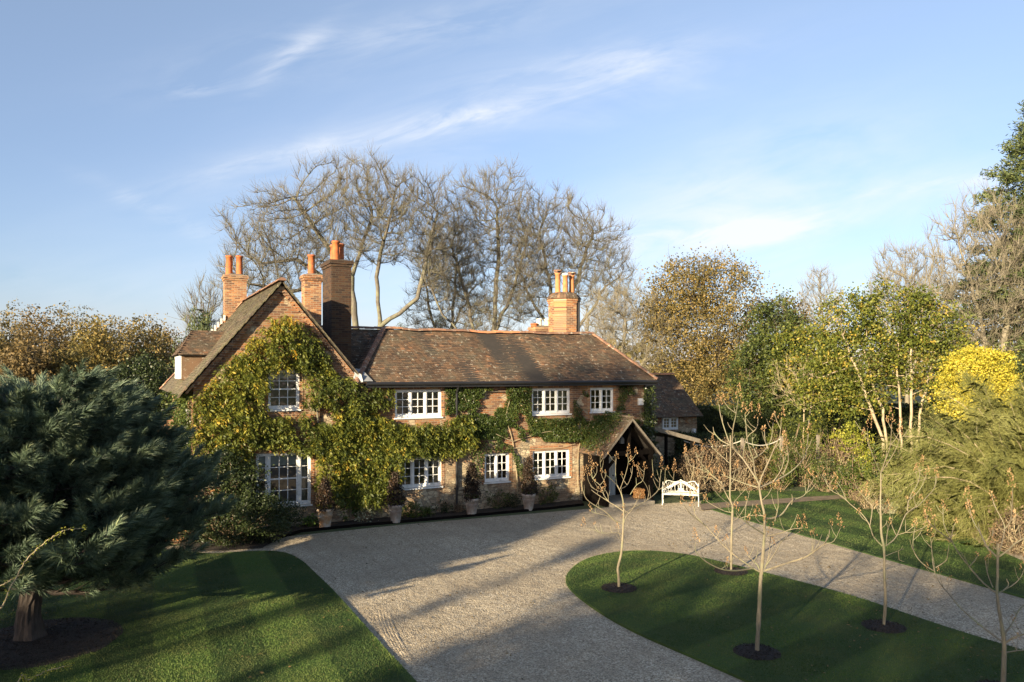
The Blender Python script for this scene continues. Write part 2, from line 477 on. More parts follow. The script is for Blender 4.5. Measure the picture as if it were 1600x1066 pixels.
# ------------------------------------------------------------------ foliage and branch tools
bark_mat('bark_grey', (.065, .056, .044), (.165, .145, .11), 4, (.165, .16, .10))
bark_mat('bark_pale', (.13, .112, .08), (.245, .215, .155), 5, (.2, .18, .11))
bark_mat('bark_laurel', (.26, .20, .13), (.44, .36, .25), 5, (.20, .17, .10))
bark_mat('bark_young', (.13, .11, .07), (.26, .22, .145), 9, (.20, .20, .11))
bark_mat('bark_dark', (.035, .026, .02), (.09, .07, .052), 5)
bark_mat('bark_pine', (.022, .017, .014), (.075, .055, .042), 6)
bark_mat('twig_brown', (.15, .105, .065), (.26, .19, .115), 6)
bark_mat('twig_tan', (.24, .19, .115), (.37, .31, .19), 6)
leaf_mat('leaf_wisteria', [(.08, (.045, .062, .016)), (.35, (.10, .125, .024)), (.6, (.19, .20, .032)), (.78, (.36, .31, .045)), (.92, (.50, .29, .035))], .5, .35, rw=.3)
leaf_mat('leaf_climber', [(.15, (.03, .052, .014)), (.5, (.055, .085, .02)), (.8, (.10, .125, .03)), (.95, (.22, .15, .04))], .4, .25)
leaf_mat('leaf_ivy', [(.15, (.02, .035, .012)), (.6, (.045, .065, .018)), (.9, (.09, .11, .03))], .35, .2, spec=.5)
leaf_mat('leaf_laurel', [(.1, (.035, .05, .012)), (.45, (.095, .12, .020)), (.75, (.20, .20, .035)), (.95, (.40, .28, .05))], .5, .25, spec=.25, rw=.45)
leaf_mat('leaf_holly', [(.1, (.02, .034, .012)), (.5, (.055, .075, .02)), (.85, (.12, .135, .03))], .5, .15, spec=.25)
leaf_mat('leaf_oak', [(.1, (.065, .065, .026)), (.4, (.15, .125, .042)), (.7, (.25, .18, .058)), (.95, (.33, .235, .08))], .6, .3)
leaf_mat('leaf_oak_green', [(.1, (.09, .08, .03)), (.5, (.18, .15, .045)), (.9, (.33, .22, .06))], .6, .3)
leaf_mat('leaf_rust', [(.1, (.07, .056, .027)), (.5, (.15, .11, .045)), (.9, (.25, .17, .065))], .6, .3)
leaf_mat('leaf_yellow', [(.1, (.22, .22, .03)), (.5, (.50, .44, .05)), (.9, (.70, .57, .09))], .5, .4)
leaf_mat('leaf_yew', [(.1, (.012, .02, .006)), (.5, (.03, .042, .01)), (.9, (.07, .085, .018))], .6, .1)
leaf_mat('leaf_yew_gold', [(.1, (.04, .05, .008)), (.5, (.085, .10, .014)), (.9, (.14, .15, .02))], .6, .15)
leaf_mat('leaf_conifer', [(.1, (.025, .045, .018)), (.5, (.07, .095, .032)), (.9, (.15, .165, .055))], .6, .1)
leaf_mat('leaf_brown', [(.1, (.06, .045, .028)), (.5, (.13, .092, .056)), (.9, (.24, .17, .10))], .7, .2)
leaf_mat('leaf_green', [(.1, (.03, .048, .012)), (.5, (.065, .095, .02)), (.9, (.15, .175, .035))], .45, .3)
leaf_mat('leaf_lime', [(.1, (.12, .15, .02)), (.5, (.25, .27, .035)), (.9, (.42, .38, .06))], .45, .3)
leaf_mat('leaf_dark', [(.1, (.012, .02, .008)), (.5, (.028, .042, .014)), (.9, (.06, .08, .024))], .45, .15)
leaf_mat('leaf_purple', [(.1, (.012, .010, .007)), (.5, (.032, .021, .014)), (.9, (.075, .045, .026))], .5, .15)
leaf_mat('leaf_silver', [(.1, (.15, .17, .10)), (.5, (.35, .36, .22)), (.9, (.60, .58, .38))], .6, .2)
leaf_mat('leaf_fern', [(.1, (.04, .075, .018)), (.5, (.08, .14, .028)), (.9, (.15, .21, .045))], .5, .3)
leaf_mat('needle_pine', [(.05, (.035, .058, .036)), (.4, (.10, .148, .095)), (.75, (.19, .25, .155)), (.95, (.34, .38, .20))], .5, .1, spec=.4)
leaf_mat('needle_broom', [(.1, (.11, .12, .035)), (.5, (.21, .22, .065)), (.9, (.36, .35, .12))], .5, .2)
leaf_mat('bud_tan', [(.1, (.16, .095, .045)), (.5, (.30, .18, .085)), (.9, (.42, .28, .14))], .7, .1)
leaf_mat('bud_dark', [(.1, (.06, .035, .03)), (.5, (.12, .08, .06)), (.9, (.2, .13, .09))], .7, .1)

def unit(v): return v / np.maximum(np.linalg.norm(v, axis=-1, keepdims=True), 1e-9)
def rand_dirs(n): return unit(rng.normal(size=(n, 3)))

def leaves_obj(name, c, L, Wv, mat, parent=None, tone=None):
    """rhombic leaves: centre c, half long axis L, half width axis Wv"""
    n = len(c)
    v = np.empty((n, 4, 3), np.float32)
    v[:, 0] = c - L; v[:, 1] = c + Wv + L * .1; v[:, 2] = c + L; v[:, 3] = c - Wv + L * .1
    f = np.arange(n * 4, dtype=np.int32).reshape(n, 4)
    at = {'tone': np.repeat(tone if tone is not None else rng.random(n), 4)}
    return obj_from(name, v.reshape(-1, 3), f, mat, parent, attrs=at)

def leaf_axes(n, length, aspect, droop=0.0, outward=None, out_amt=0.0, jitter=.35):
    d = rand_dirs(n)
    if outward is not None: d = d + outward * out_amt
    d[:, 2] -= droop
    d = unit(d)
    w = unit(np.cross(d, rand_dirs(n)))
    ln = length * (1 + jitter * (rng.random(n) - .5) * 2)
    return d * (ln / 2)[:, None], w * (ln * aspect / 2)[:, None]

def clump_cloud(centres, radii, nper, flat=1.0):
    n = len(centres)
    idx = np.repeat(np.arange(n), nper)
    off = rng.normal(size=(n * nper, 3)) * .55
    off[:, 2] *= flat
    rr = np.asarray(radii)[idx][:, None] if hasattr(radii, '__len__') else radii
    return centres[idx] + off * rr, idx, unit(off)

def crown_centres(ells, n, shell=.55, lump=.18, seed=0):
    """clump centres spread through a set of ellipsoids (cx,cy,cz,rx,ry,rz), denser to the outside, surface made lumpy"""
    r_ = np.random.default_rng(seed)
    vol = np.array([(e[3] * e[4] * e[5]) ** .67 for e in ells]); vol /= vol.sum()
    out = []
    for e, k in zip(ells, (vol * n).astype(int) + 1):
        d = unit(r_.normal(size=(k, 3)))
        rad = shell + (1 - shell) * r_.random(k) ** .6
        ph = r_.random(6) * 6.28
        l = 1 + lump * (np.sin(d[:, 0] * 5 + ph[0]) * np.sin(d[:, 1] * 5 + ph[1]) + np.sin(d[:, 2] * 6 + ph[2]) * np.sin(d[:, 0] * 7 + ph[3]))
        out.append(np.array(e[:3]) + d * (rad * l)[:, None] * np.array(e[3:6]))
    return np.concatenate(out)

def segments_obj(name, A, B, ra, rb, n, mat, parent=None):
    d = unit(B - A)
    ref = np.where(np.abs(d[:, 2:3]) < .9, np.array([[0, 0, 1.0]]), np.array([[0, 1.0, 0]]))
    x = unit(np.cross(d, ref)); y = np.cross(x, d)
    m = len(A); th = np.arange(n) * 2 * np.pi / n
    ring = x[:, None] * np.cos(th)[None, :, None] + y[:, None] * np.sin(th)[None, :, None]
    v = np.concatenate([A[:, None] + ring * ra[:, None, None], B[:, None] + ring * rb[:, None, None]], 1)
    base = (np.arange(m) * 2 * n)[:, None]
    k = np.arange(n)[None]
    f = np.stack([base + k, base + (k + 1) % n, base + n + (k + 1) % n, base + n + k], -1).reshape(-1, 4)
    return obj_from(name, v.reshape(-1, 3), f, mat, parent, smooth=True)

def grow(starts, attr, step, infl, kill, maxit=220, grav=0.0, jit=.25):
    """space colonisation from start polylines (list of (point, parent))"""
    nodes = [np.array(p, float) for p, _ in starts]; par = [q for _, q in starts]
    attr = attr.copy(); alive = np.ones(len(attr), bool)
    best = np.full(len(attr), 1e9); bi = np.zeros(len(attr), int)
    def upd(i0):
        for i in range(i0, len(nodes)):
            dd = np.linalg.norm(attr - nodes[i], axis=1)
            m = dd < best; best[m] = dd[m]; bi[m] = i
    upd(0); alive &= best > kill; stale = 0
    for it in range(maxit):
        m = alive & (best < infl)
        if not m.any():
            if not alive.any(): break
            j = np.argmin(np.where(alive, best, 1e9)); m = np.zeros(len(attr), bool); m[j] = True
        i0 = len(nodes)
        dirs = unit(attr[m] - np.array(nodes)[bi[m]])
        own = bi[m]
        for k in np.unique(own):
            d = dirs[own == k].sum(0) + rng.normal(size=3) * jit
            d[2] += grav
            d = d / (np.linalg.norm(d) + 1e-9)
            nodes.append(nodes[k] + d * step); par.append(int(k))
        upd(i0)
        before = alive.sum(); alive &= best > kill
        stale = stale + 1 if alive.sum() == before else 0
        if stale >= 5: alive &= ~m; stale = 0      # points nobody can reach are given up
        if len(nodes) > 9000: break
    return np.array(nodes), np.array(par)

def radii_of(par, tip, e=2.3, scale=1.0):
    n = len(par); r = np.zeros(n); has = np.zeros(n, bool)
    acc = np.zeros(n)
    for i in range(n - 1, -1, -1):
        if acc[i] == 0: acc[i] = tip ** e
        if par[i] >= 0: acc[par[i]] += acc[i]
    return acc ** (1 / e) * scale

def branches(nodes, par, rad, mat, parent, split=.08):
    """thick wood as part 'trunk', thin wood as part 'branches'"""
    n = len(nodes); i = np.arange(n); m = par >= 0
    i = i[m]; p = par[m]
    rb = rad[i]; ra = np.minimum(rad[p], rb * 1.25)
    # biggest child carries the full parent radius
    big = {}
    for a, b in zip(i, p):
        if b not in big or rad[a] > rad[big[b]]: big[b] = a
    isbig = np.array([big[b] == a for a, b in zip(i, p)])
    ra = np.where(isbig, rad[p], ra)
    A = nodes[p]; B = nodes[i]
    B = B + unit(B - A) * (rb * .25)[:, None]
    thick = rb > split
    if thick.any(): segments_obj('trunk', A[thick], B[thick], ra[thick], rb[thick], 8, mat, parent)
    if (~thick).any(): segments_obj('branches', A[~thick], B[~thick], ra[~thick], rb[~thick], 4, mat, parent)

def twigs(nodes, par, rad, maxr, k, length, thick, mat, parent, up=.35, segs=3, name='twigs', spread=.9):
    sel = np.where((rad < maxr) & (par >= 0))[0]
    sel = np.repeat(sel, k)
    A = nodes[sel] + (nodes[par[sel]] - nodes[sel]) * rng.random(len(sel))[:, None]
    d0 = unit(nodes[sel] - nodes[par[sel]])
    d = unit(d0 + rand_dirs(len(sel)) * spread + np.array([0, 0, up]))
    ln = length * (.5 + rng.random(len(sel)))
    SA, SB, RA, RB = [], [], [], []
    for s in range(segs):
        B = A + d * (ln / segs)[:, None]
        SA.append(A); SB.append(B)
        RA.append(np.full(len(A), thick * (1 - s / segs * .7))); RB.append(np.full(len(A), thick * (1 - (s + 1) / segs * .7)))
        A = B; d = unit(d + rand_dirs(len(A)) * .28 + np.array([0, 0, up * .4]))
    segments_obj(name, np.concatenate(SA), np.concatenate(SB), np.concatenate(RA), np.concatenate(RB), 3, mat, parent)
    return A

def line_nodes(pts):
    return [(p, i - 1) for i, p in enumerate(pts)]

def tree(name, label, cat, base, ells, trunk_h, bark, leaf=None, group=None, nattr=500, step=.5, tip=.012, tipscale=1.0,
         leafn=14, leafsize=.12, aspect=.6, clump=.5, ncl=900, shell=.5, tw=None, seed=1, starts=None, lump=.18, droop=.1, e=2.3, kill=None, flat=.8, wood=True, split=.08, grav=.12, jit=.25):
    """a tree of its own: trunk, branches, twigs, foliage. base is the ground point; all in local coordinates"""
    root = empty(name, base, 0, label, cat, group)
    st = np.random.default_rng(seed)
    cen = crown_centres(ells, ncl, shell, lump, seed)
    if wood:
        at = crown_centres(ells, nattr, .25, lump, seed + 50)
        if starts is None:
            k = max(2, int(trunk_h / step)); pts = [np.array([0, 0, -.2])]
            for j in range(k): pts.append(np.array([st.normal() * .05 * trunk_h * .3, st.normal() * .05 * trunk_h * .3, trunk_h * (j + 1) / k]))
            starts = line_nodes(pts)
        nodes, par = grow(starts, at, step, step * 14, kill or step * 1.6, grav=grav, jit=jit)
        rad = radii_of(par, tip, e, tipscale)
        branches(nodes, par, rad, MATS[bark], root, split)
        if tw: twigs(nodes, par, rad, tw[0], tw[1], tw[2], tw[3], MATS[tw[4] if len(tw) > 4 else bark], root, spread=tw[5] if len(tw) > 5 else .9, up=tw[6] if len(tw) > 6 else .35)
    if leaf:
        pos, idx, od = clump_cloud(cen, clump * (.6 + .8 * st.random(len(cen))), leafn, flat)
        L, Wv = leaf_axes(len(pos), leafsize, aspect, droop, od, .5)
        tone = (st.random(len(cen)))[idx]
        leaves_obj('foliage', pos, L, Wv, MATS[leaf], root, tone)
    return root

def bush(name, label, cat, base, r, h, leaf, n=2500, size=.07, aspect=.55, group=None, z0=0.0, lump=.22, droop=0, ncl=None, clump=.16, seed=1, stems=True, shell=.7, up=0, bark='twig_brown', elong=None, flat=.9):
    root = empty(name, base, 0, label, cat, group)
    st = np.random.default_rng(seed)
    rx, ry = (r, r) if not hasattr(r, '__len__') else r
    ncl = ncl or max(40, n // 18)
    cen = crown_centres([(0, 0, z0 + (h - z0) * .5, rx, ry, (h - z0) * .5)], ncl, shell, lump, seed)
    cen[:, 2] = np.maximum(cen[:, 2], .06)
    pos, idx, od = clump_cloud(cen, clump * max(1, .9) * (.6 + .8 * st.random(len(cen))), max(3, n // len(cen)), flat)
    pos[:, 2] = np.maximum(pos[:, 2], .02)
    L, Wv = leaf_axes(len(pos), size, aspect, droop - up, od, .6)
    leaves_obj('foliage', pos, L, Wv, MATS[leaf], root, st.random(len(cen))[idx])
    if stems:
        k = min(len(cen), 60)
        B = cen[st.choice(len(cen), k, replace=False)]
        A = np.stack([st.normal(size=k) * .12 * rx, st.normal(size=k) * .12 * ry, np.zeros(k)], 1)
        M = (A + B) / 2 + st.normal(size=(k, 3)) * .08 * h
        segments_obj('stems', np.concatenate([A, M]), np.concatenate([M, B]), np.full(2 * k, .014), np.full(2 * k, .009), 4, MATS[bark], root)
    return root
# ------------------------------------------------------------------ ground, drive, lawns
def poly_sheet(name, pts, z, mat, kind='structure', thick=0.0, cell=None, bump=0.0):
    """flat polygon (triangulated), optionally a slab with side faces"""
    import bmesh
    bm = bmesh.new()
    vs = [bm.verts.new((p[0], p[1], z)) for p in pts]
    f = bm.faces.new(vs)
    if f.normal.z < 0: f.normal_flip()
    if thick:
        r = bmesh.ops.extrude_edge_only(bm, edges=bm.edges[:])
        for v in [g for g in r['geom'] if isinstance(g, bmesh.types.BMVert)]: v.co.z -= thick
    bmesh.ops.triangulate(bm, faces=[q for q in bm.faces if len(q.verts) > 4])
    me = bpy.data.meshes.new(name); bm.to_mesh(me); bm.free()
    me.materials.append(mat)
    o = bpy.data.objects.new(name, me); COL.objects.link(o)
    return tag(o, kind=kind)
def smooth_line(pts, n=6):
    """Catmull-Rom through points"""
    pts = [np.array(p, float) for p in pts]; out = []
    for i in range(len(pts) - 1):
        p0 = pts[max(i - 1, 0)]; p1 = pts[i]; p2 = pts[i + 1]; p3 = pts[min(i + 2, len(pts) - 1)]
        for k in range(n):
            t = k / n
            out.append(.5 * ((2 * p1) + (-p0 + p2) * t + (2 * p0 - 5 * p1 + 4 * p2 - p3) * t * t + (-p0 + 3 * p1 - 3 * p2 + p3) * t ** 3))
    out.append(pts[-1]); return out

g = MB(); g.quad((-1500, -800, 0), (1500, -800, 0), (1500, 3000, 0), (-1500, 3000, 0))
tag(g.build('ground', MATS['rough_grass']), kind='structure')
# gravel: from the left lawn edge to the right lawn
gr_pts = [(-14, 22.5), (-9.5, 22.8), (-6.8, 24.2), (-3.5, 26), (0, 27.6), (4, 29.4), (7.6, 30.6), (9.4, 30.2), (12, 28), (17, 23.2), (30, 12.5), (60, -10), (60, -40), (-3, -40), (-2, 8), (-2.2, 13), (-5, 19), (-8, 21), (-14, 21)]
gr = poly_sheet('driveway', gr_pts, .02, MATS['gravel'])
# left lawn
edge = [G(330, 868), G(400, 864), G(443, 866), G(470, 878), G(490, 896), G(520, 925), G(556, 965), G(600, 1015), G(645, 1064)]
edge = smooth_line(edge, 5)
d_ = unit(edge[-1] - edge[-2])
LAWN_L = [(-60, 30), (-22, 25.5)] + [tuple(p) for p in edge] + [tuple(edge[-1] + d_ * 16), (-60, -8)]
poly_sheet('lawn', LAWN_L, .06, MATS['lawn_grass'], thick=.07)
# island lawn
up = [G(1600, 1022), G(1480, 985), G(1330, 935), G(1200, 900), G(1120, 880), G(1060, 868), G(1000, 864), G(950, 868), G(910, 880), G(885, 903), G(893, 926), G(940, 962), G(1000, 995), G(1080, 1030), G(1160, 1066)]
dd1 = unit(up[0] - up[1]); dd2 = unit(up[-1] - up[-2])
LAWN_I = [tuple(up[0] + dd1 * 12)] + [tuple(p) for p in smooth_line(up, 5)] + [tuple(up[-1] + dd2 * 14)]
poly_sheet('island_lawn', LAWN_I, .07, MATS['island_grass'], thick=.08)
# right lawn
lo_ = [G(1700, 965), G(1600, 937), G(1500, 908), G(1400, 880), G(1250, 837), G(1180, 818), G(1110, 797), G(1095, 787)]
hi_ = [G(1110, 770), G(1200, 768), G(1320, 772), G(1345, 795), G(1400, 803), G(1470, 812), G(1530, 850), G(1600, 880), G(1700, 900)]
LAWN_R = [tuple(lo_[0] + np.array([20, -16]))] + [tuple(p) for p in smooth_line(lo_, 4)] + [tuple(p) for p in hi_] + [tuple(hi_[-1] + np.array([25, -12]))]
poly_sheet('lawn', LAWN_R, .055, MATS['lawn_grass'], thick=.06)
pa = [G(1096, 800), G(1130, 796), G(1200, 791), G(1260, 786), G(1330, 781)]; pb = [G(1330, 775), G(1260, 779), G(1200, 783), G(1125, 788), G(1094, 790)]
poly_sheet('path', [tuple(p) for p in pa + pb], .0665, MATS['path_earth'])

# ------------------------------------------------------------------ the house frame: x along the front wall, y into the house
HU = np.array([.8906, .4548]); HV = np.array([-.4548, .8906]); H0 = np.array([1.46, 29.3])
HROT = math.atan2(.4548, .8906)
HK = 1.03                                            # the house frame carries this size factor about its origin
HLOC = (H0[0] * HK, H0[1] * HK, CH * (1 - HK))
def hw(a, t): return (H0 + HU * a + HV * t) * HK     # house frame -> place
def set_house(o): o.location = HLOC; o.rotation_euler = (0, 0, HROT); o.scale = (HK,) * 3; return o
def wa(px, py, t=0.0):
    """photo position -> (a, z) on the plane y = t of the house"""
    k = (px - 800) / F
    o = H0 + HV * t
    a = (k * o[1] - o[0]) / (HU[0] - k * HU[1])
    Y = o[1] + a * HU[1]
    return a, CH - (py - 580) / F * Y

house = set_house(empty('country_house', HLOC, HROT, 'old two-storey brick and stone house with steep clay tile roofs, tall chimneys and white windows', 'house'))

XL, XR, XG = -12.62, 4.52, -7.39      # left corner, right corner, gable / main joint
AX, AZ = -10.0, 8.0                   # gable apex
EZ = 4.86
D = 4.3                               # depth of the main range
# window openings on the front plane (from the photo)
WIN = []
def win(px0, px1, py0, py1, lights, cols, rows, extra=None):
    a0, z1 = wa(px0, py0); a1, z0 = wa(px1, py1)
    zt = (wa(px0, py0)[1] + wa(px1, py0)[1]) / 2; zb = (wa(px0, py1)[1] + wa(px1, py1)[1]) / 2
    WIN.append(dict(a0=a0, a1=a1, z0=zb, z1=zt, lights=lights, cols=cols, rows=rows, extra=extra))
win(617, 690, 609, 652, 3, 2, 3)
win(831, 891, 607, 647, 3, 2, 3, 'curtain_right')
win(922, 959, 606, 643.5, 2, 2, 3, 'curtain_edge')
win(622, 690, 714.5, 762, 3, 2, 3, 'curtain_edge')
win(757, 796, 708.5, 753, 2, 2, 3)
win(832, 890, 703.5, 746.5, 3, 2, 3, 'lamp')
win(419, 468, 578, 640, 1, 3, 4, 'blind_high')
win(400, 486, 707.5, 791, 0, 3, 4, 'tripartite')

def clip_poly(poly, a, b, c):
    """keep a*x+b*z<=c"""
    out = []
    for i in range(len(poly)):
        p = poly[i]; q = poly[(i + 1) % len(poly)]
        fp = a * p[0] + b * p[1] - c; fq = a * q[0] + b * q[1] - c
        if fp <= 0: out.append(p)
        if fp * fq < 0:
            t = fp / (fp - fq); out.append((p[0] + (q[0] - p[0]) * t, p[1] + (q[1] - p[1]) * t))
    return out
sl = (AZ - EZ) / (AX - XL); sr = (AZ - EZ) / (XG - AX)
def front_wall():
    mb = MB()
    xs = sorted(set([XL, AX, XG, XR] + [w[k] for w in WIN for k in ('a0', 'a1')]))
    zs = sorted(set([-.1, EZ, 6, 7, AZ] + [w[k] for w in WIN for k in ('z0', 'z1')]))
    for i in range(len(xs) - 1):
        for j in range(len(zs) - 1):
            x0, x1, z0, z1 = xs[i], xs[i + 1], zs[j], zs[j + 1]
            cx, cz = (x0 + x1) / 2, (z0 + z1) / 2
            if any(w['a0'] < cx < w['a1'] and w['z0'] < cz < w['z1'] for w in WIN): continue
            poly = [(x0, z0), (x1, z0), (x1, z1), (x0, z1)]
            if cz > EZ:
                if cx > XG: continue
                poly = clip_poly(poly, -sl, 1, EZ - sl * XL)
                if len(poly) > 2: poly = clip_poly(poly, sr, 1, EZ + sr * XG)
            if len(poly) > 2: mb.add([(x, 0, z) for x, z in poly], [tuple(range(len(poly)))])
    for w in WIN:   # reveals
        a0, a1, z0, z1, d = w['a0'], w['a1'], w['z0'], w['z1'], .22
        mb.quad((a0, 0, z0), (a0, 0, z1), (a0, d, z1), (a0, d, z0)); mb.quad((a1, 0, z0), (a1, d, z0), (a1, d, z1), (a1, 0, z1))
        mb.quad((a0, 0, z1), (a1, 0, z1), (a1, d, z1), (a0, d, z1)); mb.quad((a0, 0, z0), (a0, d, z0), (a1, d, z0), (a1, 0, z0))
    # left side, right side, backs
    WB = 10.6
    mb.quad((XL, 0, -.1), (XL, 0, EZ - .05), (XL, WB, EZ - .05), (XL, WB, -.1))
    mb.quad((XR, 0, -.1), (XR, D, -.1), (XR, D, EZ), (XR, 0, EZ))
    mb.quad((XG, D, -.1), (XG, D, EZ), (XR, D, EZ), (XR, D, -.1))
    mb.quad((XL, WB, -.1), (XL, WB, EZ), (XG, WB, EZ), (XG, WB, -.1))
    mb.quad((XG, .3, -.1), (XG, WB, -.1), (XG, WB, EZ), (XG, .3, EZ))
    # plinth course, slightly proud
    mb.box(XL - .003, XG + 6, -.05, -.002, -.1, .28)
    return mb
front_wall().build('wall', MATS['brick_wall'], house)
# interior back surfaces so the rooms read as dim rooms
mi = MB(); mi.quad((XL + .2, 3.2, 0), (XR - .1, 3.2, 0), (XR - .1, 3.2, 4.9), (XL + .2, 3.2, 4.9)); mi.quad((XL + .2, .3, 2.75), (XR - .1, .3, 2.75), (XR - .1, 3.1, 2.75), (XL + .2, 3.1, 2.75))
mi.build('interior_wall', MATS['interior_plaster'], house)

def make_window(w, parent, t=.07, name='window', sill=True, surround=True):
    a0, a1, z0, z1 = w['a0'], w['a1'], w['z0'], w['z1']
    f = MB(); fw = .055
    f.box(a0, a0 + fw, t - .02, t + .07, z0, z1); f.box(a1 - fw, a1, t - .02, t + .07, z0, z1)
    f.box(a0 + fw, a1 - fw, t - .02, t + .07, z1 - fw, z1); f.box(a0 + fw, a1 - fw, t - .02, t + .07, z0, z0 + fw + .02)
    g = MB(); lights = []
    ia0, ia1, iz0, iz1 = a0 + fw, a1 - fw, z0 + fw + .02, z1 - fw
    if w['lights'] == 0:      # three part sash: narrow, wide, narrow
        W_ = ia1 - ia0; m_ = .09
        s = W_ * .17
        lights = [(ia0, ia0 + s, 1), (ia0 + s + m_, ia1 - s - m_, 3), (ia1 - s, ia1, 1)]
        for x in (ia0 + s, ia1 - s - m_): f.box(x, x + m_, t - .03, t + .07, iz0, iz1)
    else:
        n = w['lights']; m_ = .06; s = (ia1 - ia0 - m_ * (n - 1)) / n
        for i in range(n):
            x = ia0 + i * (s + m_); lights.append((x, x + s, w['cols']))
            if i: f.box(x - m_, x, t - .025, t + .07, iz0, iz1)
    sash = w['rows'] == 4
    for (x0, x1, cols) in lights:
        st = .038
        f.box(x0, x0 + st, t, t + .05, iz0, iz1); f.box(x1 - st, x1, t, t + .05, iz0, iz1)
        f.box(x0 + st, x1 - st, t, t + .05, iz0, iz0 + st * 1.3); f.box(x0 + st, x1 - st, t, t + .05, iz1 - st, iz1)
        for c in range(1, cols):
            x = x0 + st + (x1 - x0 - 2 * st) * c / cols; f.box(x - .011, x + .011, t + .006, t + .04, iz0 + st * 1.3, iz1 - st)
        for r in range(1, w['rows']):
            z = iz0 + st * 1.3 + (iz1 - iz0 - 2.3 * st) * r / w['rows']; hh = .022 if (sash and r == 2) else .011
            f.box(x0 + st, x1 - st, t + .003, t + .043, z - hh, z + hh)
        g.quad((x0 + st, t + .03, iz0), (x1 - st, t + .03, iz0), (x1 - st, t + .03, iz1), (x0 + st, t + .03, iz1))
    wo = f.build(name, MATS['white_paint'], parent)
    g.build('pane', MATS['window_glass'], wo)
    if sill:
        s_ = MB(); s_.box(a0 - .04, a1 + .04, -.05, t - .02, z0 - .05, z0 - .002); s_.build('sill', MATS['white_paint'], wo)
    if surround:
        b = MB(); q = .11
        b.box(a0 - q, a0, -.012, -.002, z0 - .07, z1); b.box(a1, a1 + q, -.012, -.002, z0 - .07, z1); b.box(a0 - q, a1 + q, -.014, -.002, z1, z1 + .2)
        b.build('brick_surround', MATS['chimney_brick'], wo)
    def cloth(x0, x1, zb, zt, tt, mat, nm, folds=True):
        c = MB(); n = max(2, int((x1 - x0) / .03))
        pts = [(x0 + (x1 - x0) * i / n, tt + (.02 * math.sin(i * 1.9) if folds else 0)) for i in range(n + 1)]
        for i in range(n): c.quad((pts[i][0], pts[i][1], zb), (pts[i + 1][0], pts[i + 1][1], zb), (pts[i + 1][0], pts[i + 1][1], zt), (pts[i][0], pts[i][1], zt))
        c.build(nm, mat, wo)
    e = w['extra']; cl_, bl_ = MATS['curtain_cloth'], MATS['blind_cloth']
    if e == 'curtain_right': cloth(lights[-1][0] + .1, lights[-1][1] - .05, z0 + .1, z1 - .1, .2, cl_, 'curtain')
    if e == 'curtain_edge': cloth(a1 - .28, a1 - .1, z0 + .1, z1 - .1, .22, cl_, 'curtain')
    if e == 'blind_high': cloth(ia0 + .03, ia1 - .03, z1 - .28, z1 - .05, .17, bl_, 'blind', False)
    if e == 'tripartite':
        for (x0, x1, c_) in lights: cloth(x0 + .03, x1 - .03, z1 - .42, z1 - .05, .17, bl_, 'blind', False)
        cloth(lights[-1][0] + .04, lights[-1][1] - .02, z0 + .1, z1 - .4, .24, cl_, 'curtain')
    return wo
for w in WIN: make_window(w, house)

# ------------------------------------------------------------------ tiled roofs
def sag(x, y): return -.05 * math.sin(max(0, min(1, (x + 6) / 9.5)) * math.pi) + .018 * math.sin(x * 2.1 + y) + .012 * math.sin(x * 4.7 + 1)
def tiles(mb, O, Uv, Vv, poly, gauge=.10, width=.168, sg=None, seed=3):
    """plain clay tiles laid in courses on the plane O + u*U + v*V, inside a convex polygon"""
    O = Vector(O); Uv = Vector(Uv).normalized(); Vv = Vector(Vv).normalized(); N = Uv.cross(Vv)
    if N.z < 0: N = -N
    r = random.Random(seed)
    us = [p[0] for p in poly]; vs_ = [p[1] for p in poly]
    rows = int((max(vs_) - min(vs_)) / gauge) + 1
    def span(v):
        xs = []
        for i in range(len(poly)):
            p, q = poly[i], poly[(i + 1) % len(poly)]
            if (p[1] <= v) != (q[1] <= v): xs.append(p[0] + (q[0] - p[0]) * (v - p[1]) / (q[1] - p[1]))
        return (min(xs), max(xs)) if len(xs) >= 2 else None
    for j in range(rows):
        v = min(vs_) + j * gauge
        sp = span(v + gauge * .5)
        if not sp: continue
        wob = .006 * math.sin(j * 1.7)
        u = sp[0] - (width / 2 if j % 2 else 0) + wob
        while u < sp[1]:
            a = max(u, sp[0] - .03); b = min(u + width - .006, sp[1] + .03)
            u += width
            if b - a < .03: continue
            h0 = .026 + r.random() * .008; h1 = .006; dvv = (r.random() - .5) * .014; tw = (r.random() - .5) * .006
            top = min(gauge * 1.3, max(vs_) - v + .01)
            pt = lambda uu, vv, hh: O + Uv * uu + Vv * vv + N * hh
            q = [pt(a, v + dvv, h0 + tw), pt(b, v + dvv, h0 - tw), pt(b, v + top, h1), pt(a, v + top, h1), pt(a, v + dvv, h0 + tw - .014), pt(b, v + dvv, h0 - tw - .014)]
            if sg:
                q = [p + Vector((0, 0, sg(p.x, p.y))) for p in q]
            mb.add(q, [(0, 1, 2, 3), (4, 5, 1, 0)])
def ridge(mb, p, q, rad=.11, seg=.32, sg=None, seed=1):
    p = Vector(p); q = Vector(q); d = q - p; L = d.length; d.normalize(); n = int(L / seg)
    x = d.cross(Vector((0, 0, 1))).normalized(); y = x.cross(d); r = random.Random(seed)
    for i in range(n):
        a = p + d * (L * i / n); b = p + d * (L * (i + 1) / n + .02)
        off = Vector((0, 0, (r.random() - .5) * .02))
        ra = rad * 1.06; rb = rad * .96; vs = []
        for e, rr in ((a, ra), (b, rb)):
            for k in range(7):
                t = math.pi * k / 6
                w_ = e + x * math.cos(t) * rr + y * math.sin(t) * rr * .8 + off
                if sg: w_ = w_ + Vector((0, 0, sg(w_.x, w_.y)))
                vs.append(w_)
        mb.add(vs, [(k, k + 1, k + 8, k + 7) for k in range(6)] + [tuple(range(7))])
